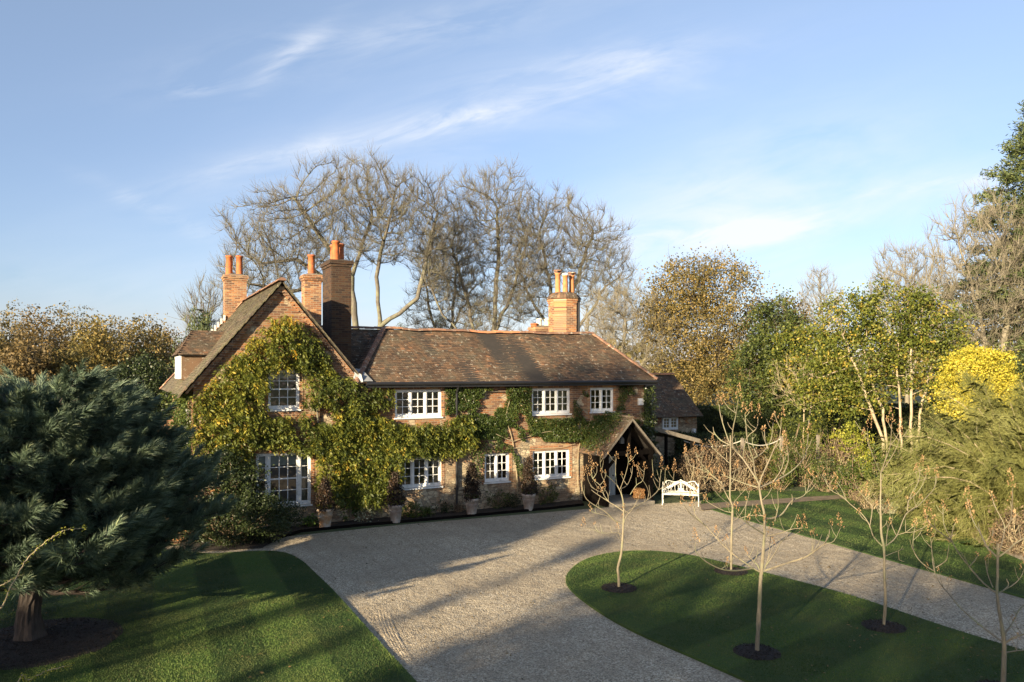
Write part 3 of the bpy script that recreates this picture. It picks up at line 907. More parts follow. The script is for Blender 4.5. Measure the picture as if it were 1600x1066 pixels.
def plane_poly(O, Uv, Vv, pts3):
    O = Vector(O); Uv = Vector(Uv).normalized(); Vv = Vector(Vv).normalized()
    return [((Vector(p) - O).dot(Uv), (Vector(p) - O).dot(Vv)) for p in pts3]
def slope(mb, und, pts, seed=1, sg=None, gauge=.10):
    """pts: eave-left, eave-right, then the rest counter-clockwise seen from outside"""
    a, b = Vector(pts[0]), Vector(pts[1]); Uv = (b - a).normalized()
    c = Vector(pts[2]); w_ = c - a; Vv = (w_ - Uv * w_.dot(Uv)).normalized()
    tiles(mb, a, Uv, Vv, plane_poly(a, Uv, Vv, pts), gauge=gauge, seed=seed, sg=sg)
    N = Uv.cross(Vv)
    if N.z < 0: N = -N
    q = [Vector(p) - N * .02 for p in pts]
    # subdivided underlay following the sag
    und.add(q, [tuple(range(len(q)))])
EO, EH = .30, 4.80             # eaves overhang and height at the edge
RT, RZ = 2.05, 6.74            # main ridge: depth and height
RL, RR_ = -5.93, 3.25
# main range
main = MB(); und = MB()
eL, eR = -7.62, XR + .32
bt = D + .25
slope(main, und, [(eL, -EO, EH), (eR, -EO, EH), (RR_, RT, RZ), (RL, RT, RZ)], 11, sag)
slope(main, und, [(eR, -EO, EH), (eR, bt, EH), (RR_, RT, RZ)], 12)
slope(main, und, [(eL, bt, EH), (eL, -EO, EH), (RL, RT, RZ)], 13)
slope(main, und, [(eR, bt, EH), (eL, bt, EH), (RL, RT, RZ), (RR_, RT, RZ)], 14)
# linking roof behind, running to the wing
LZ = 6.80
slope(main, und, [(-8.6, 1.35, 5.1), (-4.4, 1.35, 5.1), (-5.2, 3.4, LZ), (-8.9, 3.4, LZ)], 15)
slope(main, und, [(-4.4, 6, 4.9), (-8.6, 6, 4.9), (-8.9, 3.4, LZ), (-5.2, 3.4, LZ)], 16)
slope(main, und, [(-4.4, 1.35, 5.1), (-4.4, 6, 5.1), (-5.2, 3.4, LZ)], 17)
# rear range
slope(main, und, [(-3, 4.2, 5.2), (3.2, 4.2, 5.2), (2.2, 5.8, 6.5), (-2, 5.8, 6.5)], 18)
slope(main, und, [(3.2, 7.6, 4.9), (-3, 7.6, 4.9), (-2, 5.8, 6.5), (2.2, 5.8, 6.5)], 19)
slope(main, und, [(3.2, 4.2, 4.9), (3.2, 7.6, 4.9), (2.2, 5.8, 6.5)], 20)
roof = main.build('roof', MATS['clay_tile'], house)
und.build('roof_boarding', MATS['under_roof'], roof)
up_ = lambda p, h=.03: (p[0], p[1], p[2] + h)
def run(nm, p, q, rad, seg, sg, seed, par, mat='ridge_clay'):
    r_ = MB(); ridge(r_, p, q, rad, seg, sg, seed); return r_.build(nm, MATS[mat], par)
run('ridge_tiles', up_((RL, RT, RZ)), up_((-2.45, RT, RZ)), .11, .32, sag, 2, roof); run('ridge_tiles', up_((-.3, RT, RZ)), up_((RR_, RT, RZ)), .11, .32, sag, 3, roof)
run('hip_tiles', up_((eL, -EO, EH), .05), up_((RL, RT, RZ)), .10, .2, None, 4, roof); run('hip_tiles', up_((eR, -EO, EH), .05), up_((RR_, RT, RZ)), .10, .2, None, 5, roof)
run('ridge_tiles', up_((-8.9, 3.4, LZ)), up_((-5.2, 3.4, LZ)), .11, .32, None, 6, roof); run('ridge_tiles', up_((-2, 5.8, 6.5)), up_((2.2, 5.8, 6.5)), .11, .32, None, 7, roof)
run('hip_tiles', up_((-4.4, 1.35, 5.1)), up_((-5.2, 3.4, LZ)), .1, .2, None, 8, roof)
rm = MB(); ridge(rm, up_((-2.45, RT, RZ), .035), up_((-.3, RT, RZ), .035), sg=sag, seed=9); rm.build('ridge_tiles', MATS['fresh_ridge_clay'], roof)['label'] = 'run of newer orange ridge tiles'

# the gabled wing
wing = MB(); und = MB()
WY = 10.8; RY = 8.3
LE = (XL - .42, 4.42); RE = (XG + .26, 4.62)
GF = -.20
slope(wing, und, [(LE[0], WY, LE[1]), (LE[0], GF, LE[1]), (AX, GF, AZ + .08), (AX, RY, AZ + .08)], 21)
slope(wing, und, [(RE[0], GF, RE[1]), (RE[0], WY, RE[1]), (AX, RY, AZ + .08), (AX, GF, AZ + .08)], 22)
slope(wing, und, [(RE[0], WY, RE[1]), (LE[0], WY, LE[1]), (AX, RY, AZ + .08)], 23)
wr = wing.build('wing_roof', MATS['mossy_tile'], house)
und.build('roof_boarding', MATS['under_roof'], wr)
run('ridge_tiles', (AX, GF - .03, AZ + .10), (AX, RY, AZ + .10), .12, .32, None, 10, wr); run('hip_tiles', (LE[0], WY, LE[1]), (AX, RY, AZ + .1), .1, .2, None, 11, wr)
# verge: soffit board and projecting brick course stepping up the rake
vb = MB(); vk = MB(); vt = MB()
for (ex, ez, sg_) in ((LE[0], LE[1], 1), (RE[0], RE[1], -1)):
    p = Vector((ex, GF + .09, ez - .06)); q = Vector((AX, GF + .09, AZ))
    vb.beam(p, q, .02, .13, up=(0, 1, 0)) if False else None
    d = (q - p).normalized(); nrm = Vector((-d.z, 0, d.x)) * (1 if sg_ > 0 else -1)
    L = (q - p).length
    # tile edge underside
    a = Vector((ex, 0, ez)); 
    vb.add([Vector((ex, GF, ez - .02)), Vector((AX, GF, AZ + .055)), Vector((AX, 0, AZ + .055)), Vector((ex, 0, ez - .02))], [(0, 1, 2, 3)])
    n = int(L / .125)
    for i in range(2, n):
        c = p + d * (i + .5) * L / n - nrm * .13
        if sg_ < 0 and c.x > XG - .02: continue
        if sg_ > 0 and c.x < XL + .02: continue
        h = .035
        M = Matrix.Translation((c.x, -.055 if i % 2 else -.03, c.z)) @ Matrix(((d.x, 0, nrm.x, 0), (0, 1, 0, 0), (d.z, 0, nrm.z, 0), (0, 0, 0, 1)))
        vk.box(-.055, .055, -.05, .05, -h, h, M)
    M = Matrix.Translation((0, 0, 0)) @ Matrix(((d.x, 0, nrm.x, 0), (0, 1, 0, 0), (d.z, 0, nrm.z, 0), (0, 0, 0, 1)))
    cc = (p + q) / 2 - nrm * .06
    M2 = Matrix.Translation((cc.x, 0, cc.z)) @ Matrix(((d.x, 0, nrm.x, 0), (0, 1, 0, 0), (d.z, 0, nrm.z, 0), (0, 0, 0, 1)))
    vk.box(-L / 2 + .25, L / 2 - .07, -.10, -.003, -.035, .035, M2)
    # bedded verge tiles seen edge-on
    m_ = int(L / .1)
    for i in range(m_):
        c = p + d * (i + .5) * L / m_ + nrm * .055
        M3 = Matrix.Translation((c.x, GF + .02, c.z)) @ Matrix(((d.x, 0, nrm.x, 0), (0, 1, 0, 0), (d.z, 0, nrm.z, 0), (0, 0, 0, 1)))
        vt.box(-.052, .056, -.05, .09, -.03 + .008 * (i % 3), .012 + .006 * (i % 2), M3)
vb.build('soffit', MATS['under_roof'], wr); vk.build('verge_brickwork', MATS['chimney_brick'], wr); vt.build('verge_tiles', MATS['mossy_tile'], wr)
# lead in the valley foot
vl = MB(); vl.add([(-7.62, -.34, 4.86), (-7.05, -.36, 4.86), (-7.3, .1, 5.25), (-7.6, .1, 5.3)], [(0, 1, 2, 3)]); vl.add([(-7.66, -.2, 4.8), (-7.4, -.37, 4.84), (-7.45, -.3, 5.1), (-7.66, .0, 5.2)], [(0, 1, 2, 3)])
vl.build('valley_lead', MATS['lead'], roof)
# gutter and downpipes
gt = MB(); gt.tube([(eL + .35, -EO - .05, EH - .03), (eR - .02, -EO - .05, EH - .03)], .062, 8)
gt.box(eL + .35, eR - .05, -EO - .01, -.003, EH - .16, EH - .03)
gu = gt.build('gutter', MATS['black_metal'], house)
dp = MB(); adp, _ = wa(712, 760); dp.tube([(adp, -EO - .03, EH - .05), (adp, -.09, EH - .4), (adp, -.09, .05)], .045, 8)
for z in (1.0, 2.6, 4.1): dp.box(adp - .07, adp + .07, -.10, -.01, z - .03, z + .03)
dp.build('downpipe', MATS['black_metal'], house)
dp = MB(); dp.tube([(XR - .12, -.09, EH - .1), (XR - .12, -.09, .05)], .04, 8); dp.build('downpipe', MATS['black_metal'], house)
ab = MB(); aa, az = wa(1000, 628); ab.box(aa - .12, aa + .12, -.09, -.003, az - .13, az + .14); ab.box(aa - .09, aa + .09, -.105, -.09, az - .1, az + .1); ab.build('alarm_box', MATS['alarm_white'], house)

# ------------------------------------------------------------------ chimneys
def pot(parent, x, y, z, r=.125, h=.75, mat='terracotta', rim=True):
    b = MB(); b.lathe([(r * 1.02, 0), (r, .05), (r * .93, h * .6), (r * .9, h - .08), (r * 1.08, h - .07), (r * 1.08, h), (r * .8, h), (r * .78, h - .25), (0, h - .25)], (x, y, z), 16)
    return b.build('chimney_pot', MATS[mat], parent, True)
def stack(x, y, wx, wy, z0, z1, pots, mat='chimney_brick', corb=2):
    b = MB(); zt = z1 - .09 * corb - .05
    b.box(x - wx / 2, x + wx / 2, y - wy / 2, y + wy / 2, z0, zt)
    for k in range(corb):
        e = .035 * (k + 1); b.box(x - wx / 2 - e, x + wx / 2 + e, y - wy / 2 - e, y + wy / 2 + e, zt + k * .09, zt + (k + 1) * .09)
    e = .035 * corb - .02; b.box(x - wx / 2 - e, x + wx / 2 + e, y - wy / 2 - e, y + wy / 2 + e, zt + corb * .09, z1)
    o = b.build('chimney', MATS[mat], house)
    f = MB()
    f.add([(x - wx / 2 + .02, y - wy / 2 + .02, z1 + .002), (x + wx / 2 - .02, y - wy / 2 + .02, z1 + .002), (x + wx / 2 - .02, y + wy / 2 - .02, z1 + .002), (x - wx / 2 + .02, y + wy / 2 - .02, z1 + .002), (x - wx / 4, y - wy / 4, z1 + .07), (x + wx / 4, y - wy / 4, z1 + .07), (x + wx / 4, y + wy / 4, z1 + .07), (x - wx / 4, y + wy / 4, z1 + .07)], [(4, 5, 6, 7), (0, 1, 5, 4), (1, 2, 6, 5), (2, 3, 7, 6), (3, 0, 4, 7)])
    f.build('flaunching', MATS['weathered_board'], o)
    for (px_, py_, r_, h_) in pots: pot(o, px_, py_, z1 + .03, r_, h_)
    return o
ch = stack(-10.3, 8.75, .86, .62, 6.4, 9.22, [(-10.53, 8.75, .14, .80), (-10.12, 8.75, .14, .82)])
fl = MB()
for k in range(5): fl.box(-10.77, -10.735, 8.3 - k * .0, 8.42, 6.9, 7.0)
for k in range(6): fl.box(-10.80 - .12 * k, -10.72 - .12 * k, 8.38, 8.42, 7.30 - .145 * k, 7.52 - .145 * k)
fl.build('flashing', MATS['pale_mortar'], ch)
stack(-7.75, 5.8, .66, .62, 5.2, 9.05, [(-7.75, 5.8, .145, .80)])
ch = stack(-7.75, 1.75, .70, 1.30, 4.6, 9.07, [(-7.88, 1.38, .135, .66), (-7.62, 1.75, .135, .64), (-7.75, 2.15, .135, .64)], 'chimney_brick_sooty')
ch['label'] = 'tall dark brown brick stack with clustered terracotta pots'
# octagonal stack on the main ridge
def octo(x, y, r, z0, z1):
    b = MB()
    def ring(rr, za, zb, rr2=None):
        rr2 = rr2 or rr
        vs = [(x + q * math.cos(R(22.5 + 45 * k)), y + q * math.sin(R(22.5 + 45 * k)), z) for z, q in ((za, rr), (zb, rr2)) for k in range(8)]
        b.add(vs, [(k, (k + 1) % 8, 8 + (k + 1) % 8, 8 + k) for k in range(8)] + [tuple(range(8, 16)), tuple(reversed(range(8)))])
    ring(r, z0, z1 - .40); ring(r * 1.05, z1 - .40, z1 - .32); ring(r * 1.10, z1 - .32, z1 - .24); ring(r * 1.06, z1 - .24, z1 - .16, r * 1.02)
    o = b.build('chimney', MATS['chimney_brick'], house)
    t = MB()
    rr = r * 1.16
    for lay, (ra, rb, za, zb) in enumerate(((rr, r * .98, z1 - .19, z1 - .05), (r * 1.0, r * .75, z1 - .06, z1 + .06))):
        for k in range(8):
            a0, a1 = R(22.5 + 45 * k), R(67.5 + 45 * k)
            for j in range(4):
                f0, f1 = j / 4 + .01, (j + 1) / 4 - .01
                def pp(q, f, z): return (x + q * (math.cos(a0) * (1 - f) + math.cos(a1) * f), y + q * (math.sin(a0) * (1 - f) + math.sin(a1) * f), z)
                t.add([pp(ra, f0, za), pp(ra, f1, za), pp(rb, f1, zb), pp(rb, f0, zb), pp(ra, f0, za - .025), pp(ra, f1, za - .025)], [(0, 1, 2, 3), (4, 5, 1, 0)])
    t.lathe([(r * .8, z1 + .05), (0, z1 + .09)], (x, y, 0), 8)
    t.build('tiled_cap', MATS['clay_tile'], o)
    return o
oc = octo(2.25, 2.75, .66, 5.9, 8.47)
for (dx, dy, h, hat) in ((-.36, -.1, .85, 1), (-.05, -.2, .78, 2), (.36, -.05, .80, 1)):
    pt_ = pot(oc, 2.25 + dx, 2.75 + dy, 8.5, .115, h, 'terracotta_pale')
    c = MB()
    if hat == 1:
        zz = 8.5 + h
        for q in (-1, 1): c.box(2.25 + dx + q * .1 - .02, 2.25 + dx + q * .1 + .02, 2.75 + dy - .1, 2.75 + dy + .1, zz, zz + .07)
        c.lathe([(.17, .07), (.19, .09), (.17, .12), (0, .14)], (2.25 + dx, 2.75 + dy, zz), 10)
    else:
        c.lathe([(.14, -.02), (.15, .03), (.10, .07), (0, .08)], (2.25 + dx, 2.75 + dy, 8.5 + h), 12)
    c.build('pot_cap', MATS['ridge_clay' if hat == 1 else 'alarm_white'], pt_)
ml = MB(); ml.tube([(2.66, 2.17, 6.6), (2.66, 2.17, 8.15)], .035, 6); ml.build('cable', MATS['black_metal'], oc)
st_ = stack(2.9, 5.8, 1.0, .6, 6.0, 7.25, [])
pot(st_, 2.75, 5.8, 7.25, .13, .38, 'cream_pot'); pot(st_, 3.15, 5.8, 7.25, .13, .38, 'cream_pot'); pot(st_, 2.45, 5.75, 7.25, .16, .16, 'terracotta')

# ------------------------------------------------------------------ dormer on the left slope of the wing
dm = empty('dormer', (0, 0, 0)); dm.parent = house
dx0 = -12.75; y0, y1 = 2.9, 5.5; ze, zr = 5.75, 6.65
ym = (y0 + y1) / 2
ft = MB(); un = MB()
slope(ft, un, [(dx0 - .15, y0 - .15, ze), (-10.9, y0 - .15, ze), (-10.9, ym, zr), (dx0 + .45, ym, zr)], 31)
slope(ft, un, [(-10.9, y1 + .15, ze), (dx0 - .15, y1 + .15, ze), (dx0 + .45, ym, zr), (-10.9, ym, zr)], 32)
slope(ft, un, [(dx0 - .15, y1 + .15, ze), (dx0 - .15, y0 - .15, ze), (dx0 + .45, ym, zr)], 33)
dr = ft.build('dormer_roof', MATS['clay_tile'], dm); un.build('roof_boarding', MATS['under_roof'], dr)
fb = MB(); fb.box(dx0, dx0 + .9, y0, y1, 4.9, ze - .03); fb.build('dormer_cheeks', MATS['clay_tile'], dm)
fw = MB(); n = 3
for i in range(n + 1):
    y = y0 + .03 + (y1 - y0 - .06) * i / n; fw.box(dx0 - .06, dx0 - .01, y - .022, y + .022, 5.0, ze - .04)
fw.box(dx0 - .07, dx0 - .012, y0, y1, 4.93, 5.0); fw.box(dx0 - .055, dx0 - .014, y0, y1, 5.33, 5.36); fw.box(dx0 - .065, dx0 - .011, y0, y1, ze - .09, ze - .03)
dw = fw.build('window', MATS['white_paint'], dm)
gp = MB(); gp.quad((dx0 - .02, y0, 5), (dx0 - .02, y1, 5), (dx0 - .02, y1, ze - .05), (dx0 - .02, y0, ze - .05)); gp.build('pane', MATS['window_glass'], dw)
# side window seen edge-on below, on the left wall
sw = MB(); sw.box(XL - .16, XL - .01, .8, 1.9, 2.2, 2.3); sw.box(XL - .12, XL - .01, .85, .93, 2.3, 3.9); sw.box(XL - .12, XL - .01, 1.78, 1.86, 2.3, 3.9); sw.box(XL - .12, XL - .01, .85, 1.86, 3.9, 3.97); sw.box(XL - .1, XL - .012, 1.34, 1.38, 2.3, 3.9)
sw.build('window', MATS['white_paint'], house)

# ------------------------------------------------------------------ porch
PX, PD = 2.53, 1.65
pr = empty('porch', (0, 0, 0)); pr.parent = house
pf = MB(); un = MB()
hwid, pe, pa_ = 1.30, 2.04, 3.42
slope(pf, un, [(PX - hwid, .0, pe), (PX - hwid, -PD - .12, pe), (PX, -PD - .12, pa_), (PX, 0, pa_)], 41)
slope(pf, un, [(PX + hwid, -PD - .12, pe), (PX + hwid, 0, pe), (PX, 0, pa_), (PX, -PD - .12, pa_)], 42)
ridge(pf, (PX, -PD - .14, pa_ + .03), (PX, 0, pa_ + .03), .09, .28)
rf = pf.build('porch_roof', MATS['clay_tile'], pr); un.build('roof_boarding', MATS['under_roof'], rf)
bb = MB()
for s in (-1, 1): bb.beam((PX + s * (hwid + .02), -PD - .15, pe - .02), (PX, -PD - .15, pa_ + .0), .04, .10, up=(0, 1, 0)) if False else None
for s in (-1, 1):
    d = Vector((-s * hwid, 0, pa_ - pe)).normalized(); L = math.hypot(hwid, pa_ - pe) + .05; nn = Vector((s * d.z, 0, abs(d.x)))
    c = Vector((PX + s * hwid / 2, -PD - .15, (pa_ + pe) / 2 - .04))
    M = Matrix.Translation(c) @ Matrix(((d.x, 0, nn.x, 0), (0, 1, 0, 0), (d.z, 0, nn.z, 0), (0, 0, 0, 1)))
    bb.box(-L / 2, L / 2, -.02 - .001 * s, .02, -.03, .03, M)
bb.build('bargeboard', MATS['weathered_board'], pr)
fr_ = MB()
for s in (-1, 1):
    fr_.box(PX + s * 1.02 - .07, PX + s * 1.02 + .07, -PD + .02, -PD + .16, .0, 2.25)
    fr_.box(PX + s * 1.05 - .05, PX + s * 1.05 + .05, -PD + .16, -.02, .0, .9)
    fr_.box(PX + s * 1.04 - .02, PX + s * 1.04 + .02, -PD + .16, -.02, .9, 2.2)
fr_.box(PX - 1.12, PX + 1.12, -PD + .03, -PD + .15, 2.02, 2.18)
fr_.box(PX - .05, PX + .05, -PD + .035, -PD + .145, 2.18, 3.3)
for s in (-1, 1): fr_.beam((PX + s * 1.0, -PD + .09, 1.55), (PX + s * .5, -PD + .09, 2.05), .08, .09)
for s in (-1, 1): fr_.beam((PX + s * 1.15, -PD + .09, 2.12), (PX, -PD + .09, 3.33), .10, .10)
# dark boarded gable set back and dark boarded rear wall
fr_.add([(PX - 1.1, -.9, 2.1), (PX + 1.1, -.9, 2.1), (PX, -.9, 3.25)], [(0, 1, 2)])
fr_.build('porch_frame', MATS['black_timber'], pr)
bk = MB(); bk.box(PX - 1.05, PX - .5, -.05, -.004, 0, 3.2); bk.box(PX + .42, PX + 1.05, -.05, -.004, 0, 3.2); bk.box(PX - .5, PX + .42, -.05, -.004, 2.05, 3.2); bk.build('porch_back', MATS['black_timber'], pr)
dr_ = MB(); dr_.box(PX - .5, PX + .42, -.045, -.006, .27, 2.05)
for i in range(5): dr_.box(PX - .49 + i * .184, PX - .49 + i * .184 + .174, -.058, -.045, .28, 2.04)
do = dr_.build('front_door', MATS['door_paint'], pr)
kn = MB(); kn.lathe([(.0, 0), (.03, .01), (.035, .03), (0, .05)], (0, 0, 0), 10, Matrix.Translation((PX + .3, -.058, 1.05)) @ Matrix.Rotation(R(90), 4, 'X')); kn.box(PX - .1, PX + .1, -.066, -.0585, 1.0, 1.05); kn.build('door_handle', MATS['black_metal'], do)
ln = MB(); ln.box(PX - .075, PX + .075, -PD + .5, -PD + .65, 2.42, 2.62); ln.lathe([(.09, 2.62), (.02, 2.72), (0, 2.74)], (PX, -PD + .575, 0), 8); ln.tube([(PX, -PD + .575, 2.7), (PX, -PD + .575, 3.2)], .008, 4); ln.build('porch_lantern', MATS['lead'], pr)
sp_ = MB(); sp_.box(PX - .95, PX + .95, -PD - .25, -.06, .0, .27); sp_.build('step', MATS['stone_step'], pr)

# pile of cut logs by the door
lg = MB()
for k in range(12):
    cx = PX + .62 + .11 * (k % 3) + .03 * ((k // 3) % 2); cz = .31 + .09 * (k // 3)
    lg.tube([(cx, -1.35, cz + .02), (cx + .01, -1.0, cz + .02)], .05, 8)
lo = lg.build('log_pile', MATS['log_wood']); set_house(lo)
tag(lo, 'small stack of cut orange-brown logs on the step inside the porch', 'log pile')

# ------------------------------------------------------------------ annexe behind on the right
an = set_house(empty('annexe', HLOC, HROT, 'low brick outbuilding with dark clay tile roof behind the right end of the house', 'outbuilding'))
AT, AD, A0, A1 = 6.0, 4.2, 4.0, 12.3
z_e, z_r = 2.85, 4.98
af = MB(); un = MB()
slope(af, un, [(A0, AT - .3, z_e), (A1 + .15, AT - .3, z_e), (A1 + .15, AT + AD / 2, z_r), (A0, AT + AD / 2, z_r)], 51)
slope(af, un, [(A1 + .15, AT + AD + .3, z_e), (A0, AT + AD + .3, z_e), (A0, AT + AD / 2, z_r), (A1 + .15, AT + AD / 2, z_r)], 52)
ar = af.build('roof', MATS['clay_tile'], an); un.build('roof_boarding', MATS['under_roof'], ar)
rm = MB(); ridge(rm, (A0, AT + AD / 2, z_r + .03), (A1 + .15, AT + AD / 2, z_r + .03), seed=12); rm.build('ridge_tiles', MATS['fresh_ridge_clay'], ar)
wo_ = MB(); w0, zt = wa(1034, 652, AT); w1, zb = wa(1058, 671, AT)
wo_.quad((A0, AT, 0), (A1, AT, 0), (A1, AT, z_e), (A0, AT, z_e))
wo_.add([(A1, AT, 0), (A1, AT + AD, 0), (A1, AT + AD, z_e), (A1, AT + AD / 2, z_r - .05), (A1, AT, z_e)], [(0, 1, 2, 3, 4)])
wo_.quad((A0, AT + AD, 0), (A0, AT + AD, z_e), (A1, AT + AD, z_e), (A1, AT + AD, 0))
wo_.build('wall', MATS['brick_wall'], an)
wd = dict(a0=w0, a1=w1, z0=zb, z1=zt, lights=2, cols=2, rows=3, extra=None)
awf = make_window(wd, an, t=-.06, sill=False, surround=False); awf.location.y = AT
# dark backing directly behind the glass is the wall itself, moved proud frame
lt = MB(); lt.box(A1 - .35, A1 - .2, AT - .16, AT - .003, 1.9, 2.2); lt.build('wall_lamp', MATS['alarm_white'], an)

# lean-to along the right wall
le = set_house(empty('lean_to', HLOC, HROT, 'timber lean-to shelter with sloping boarded roof at the right end of the house', 'lean-to'))
b = MB(); b.add([(XR + .02, .5, 3.05), (XR + 3.0, .3, 2.25), (XR + 3.0, 4.0, 2.25), (XR + .02, 4.0, 3.05), (XR + .02, .5, 2.99), (XR + 3.0, .3, 2.19), (XR + 3.0, 4.0, 2.19), (XR + .02, 4.0, 2.99)], [(0, 1, 2, 3), (7, 6, 5, 4), (4, 5, 1, 0), (5, 6, 2, 1), (6, 7, 3, 2), (7, 4, 0, 3)])
b.build('roof', MATS['weathered_board'], le)
b = MB(); b.beam((XR + .02, .46, 2.98), (XR + 3.02, .26, 2.2), .03, .17); b.build('fascia', MATS['weathered_board'], le)
for (x, y) in ((XR + 2.8, .5), (XR + 2.8, 3.8), (XR + 1.4, .5)):
    b = MB(); b.box(x - .05, x + .05, y - .05, y + .05, 0, 2.25 if x > XR + 2 else 2.6); b.build('post', MATS['black_timber'], le)
b = MB(); b.quad((XR + .1, 3.9, 0), (XR + 2.9, 3.9, 0), (XR + 2.9, 3.9, 2.2), (XR + .1, 3.9, 2.8)); b.build('back_boards', MATS['black_timber'], le)

# low garden wall with stone coping left of the wing
gw = set_house(empty('garden_wall', HLOC, HROT, 'brick garden wall with pale stone coping running out from the left of the house behind the pine', 'wall'))
b = MB(); b.box(XL - 3.6, XL - .05, -.6, -.3, 0, 1.55); b.box(XL - .6, XL + .7, -1.0, -.25, 0, 1.75); b.build('brickwork', MATS['chimney_brick'], gw)
b = MB(); b.box(XL - 3.65, XL - .65, -.66, -.24, 1.552, 1.63); b.box(XL - .66, XL + .02, -1.06, -.2, 1.752, 1.84); b.box(XL + .1, XL + .75, -1.06, -.2, 1.752, 1.84); b.build('coping', MATS['stone_step'], gw)
bw = MB(); a_, b_ = P(232, 690, 27), P(262, 660, 27)
bw.add([(-13.0, 27, 0), (-11.9, 27, 0), (-11.9, 27, 3.5), (-12.3, 27, 3.45), (-13.0, 27, 2.8), (-13.0, 27.3, 0), (-11.9, 27.3, 0), (-11.9, 27.3, 3.5), (-12.3, 27.3, 3.45), (-13.0, 27.3, 2.8)], [(0, 1, 2, 3, 4), (9, 8, 7, 6, 5), (2, 7, 8, 3), (3, 8, 9, 4), (1, 6, 7, 2), (4, 9, 5, 0)])
o = bw.build('garden_wall', MATS['chimney_brick']); tag(o, 'ramped end of a tall pinkish brick wall showing just above the pine branches', 'wall')
# ------------------------------------------------------------------ young trees on the island lawn
def young_tree(label, px, py, org, sc, lines, r0, seed, tips=None, group='young bare trees in round mulch beds on the island lawn', name='young_tree', budmat='bud_tan', zc=.075):
    """lines: branch polylines in photo positions; each gets its own depth swing so the crown is round"""
    st = np.random.default_rng(seed)
    b = G(px, py, zc); Y0 = b[1]
    root = empty(name, (b[0], b[1], zc), 0, label, 'tree', group)
    off = np.array([b[0], b[1], zc])
    A, B, ra, rb, ends = [], [], [], [], []
    placed = []      # (px,py,depth)
    for li, ln in enumerate(lines):
        pts = [(org[0] + x / sc, org[1] + y / sc) for x, y in ln]
        if li == 0: d0 = Y0; sl_ = 0
        else:
            # start depth = nearest already placed point
            q = min(placed, key=lambda t: (t[0] - pts[0][0]) ** 2 + (t[1] - pts[0][1]) ** 2)
            d0 = q[2]; sl_ = st.choice([-1, 1]) * (.35 + .75 * st.random())
        L = [0]
        for i in range(1, len(pts)): L.append(L[-1] + math.hypot(pts[i][0] - pts[i - 1][0], pts[i][1] - pts[i - 1][1]))
        mpp = Y0 / F
        P3 = []
        for (x, y), l in zip(pts, L):
            dpt = d0 + sl_ * l * mpp * .8
            placed.append((x, y, dpt)); P3.append(P(x, y, dpt) - off)
        P3 = smooth_line(P3, 3)
        n = len(P3)
        if li == 0: rr = np.linspace(r0*.56, r0 * .20, n) * (1 + .07 * st.normal(size=n))
        else:
            rs = r0 * (.30 if L[-1] * mpp > 1.0 else .19) * (.85 + .3 * st.random()); rr = np.linspace(rs * .8, .005, n) * (1 + .10 * st.normal(size=n))
        if li == 0: P3[0] = P3[0] - np.array([0, 0, .05])
        for i in range(n - 1):
            A.append(P3[i]); B.append(P3[i + 1]); ra.append(rr[i]); rb.append(rr[i + 1])
        ends.append((P3[-1], L[-1] * mpp))
        # short side spurs
        for k in range(int(L[-1] * mpp * 3.2)):
            if li == 0 and k < 3: continue
            i = st.integers(n // 3, n - 1); d = unit(rand_dirs(1)[0] * .8 + np.array([0, 0, .9])); l_ = .12 + .25 * st.random()
            p1 = P3[i] + d * l_ * .5; p2 = p1 + unit(d + np.array([0, 0, .6])) * l_ * .5
            A += [P3[i], p1]; B += [p1, p2]; ra += [.006, .005]; rb += [.005, .003]
            ends.append((p2, l_))
    A, B, ra, rb = map(np.array, (A, B, ra, rb))
    k = 0
    nt_ = (len(lines[0]) - 1) * 3
    segments_obj('trunk', A[:nt_], B[:nt_], ra[:nt_], rb[:nt_], 10, MATS['bark_young'], root)
    segments_obj('branches', A[nt_:], B[nt_:], ra[nt_:], rb[nt_:], 6, MATS['bark_young'], root)
    # upright seed-head clusters at the tips
    c, Lx, Wx, tone = [], [], [], []; sa, sb = [], []
    for e, l_ in ends[1:]:
        if l_ < .5 and st.random() < .6: continue
        h = .16 + .20 * st.random() if l_ > .5 else .07 + .1 * st.random()
        m = int(h * 110)
        ax = unit(np.array([st.normal() * .15, st.normal() * .15, 1]))
        sa.append(e); sb.append(e + ax * h)
        for j in range(m):
            t = (j + st.random()) / m; an_ = st.random() * 6.28
            rad = (.055 * (1 - t) + .012) * (1 if l_ > .5 else .6)
            side = np.array([math.cos(an_), math.sin(an_), 0])
            p = e + ax * (h * t) + side * rad
            c.append(p); d = unit(side * .6 + np.array([0, 0, 1.0])); Lx.append(d * (.014 + .008 * st.random())); Wx.append(unit(np.cross(d, st.normal(size=3))) * .0085)
            c.append(p + st.normal(size=3) * .003); Lx.append(d * .014); Wx.append(unit(np.cross(d, st.normal(size=3))) * .0085)
            tone += [st.random()] * 2
    leaves_obj('seed_heads', np.array(c), np.array(Lx), np.array(Wx), MATS[budmat], root, np.array(tone))
    # mulch ring
    mr = empty('mulch_bed', (b[0], b[1], zc), 0)
    bpy.data.objects.remove(mr)
    return root, b
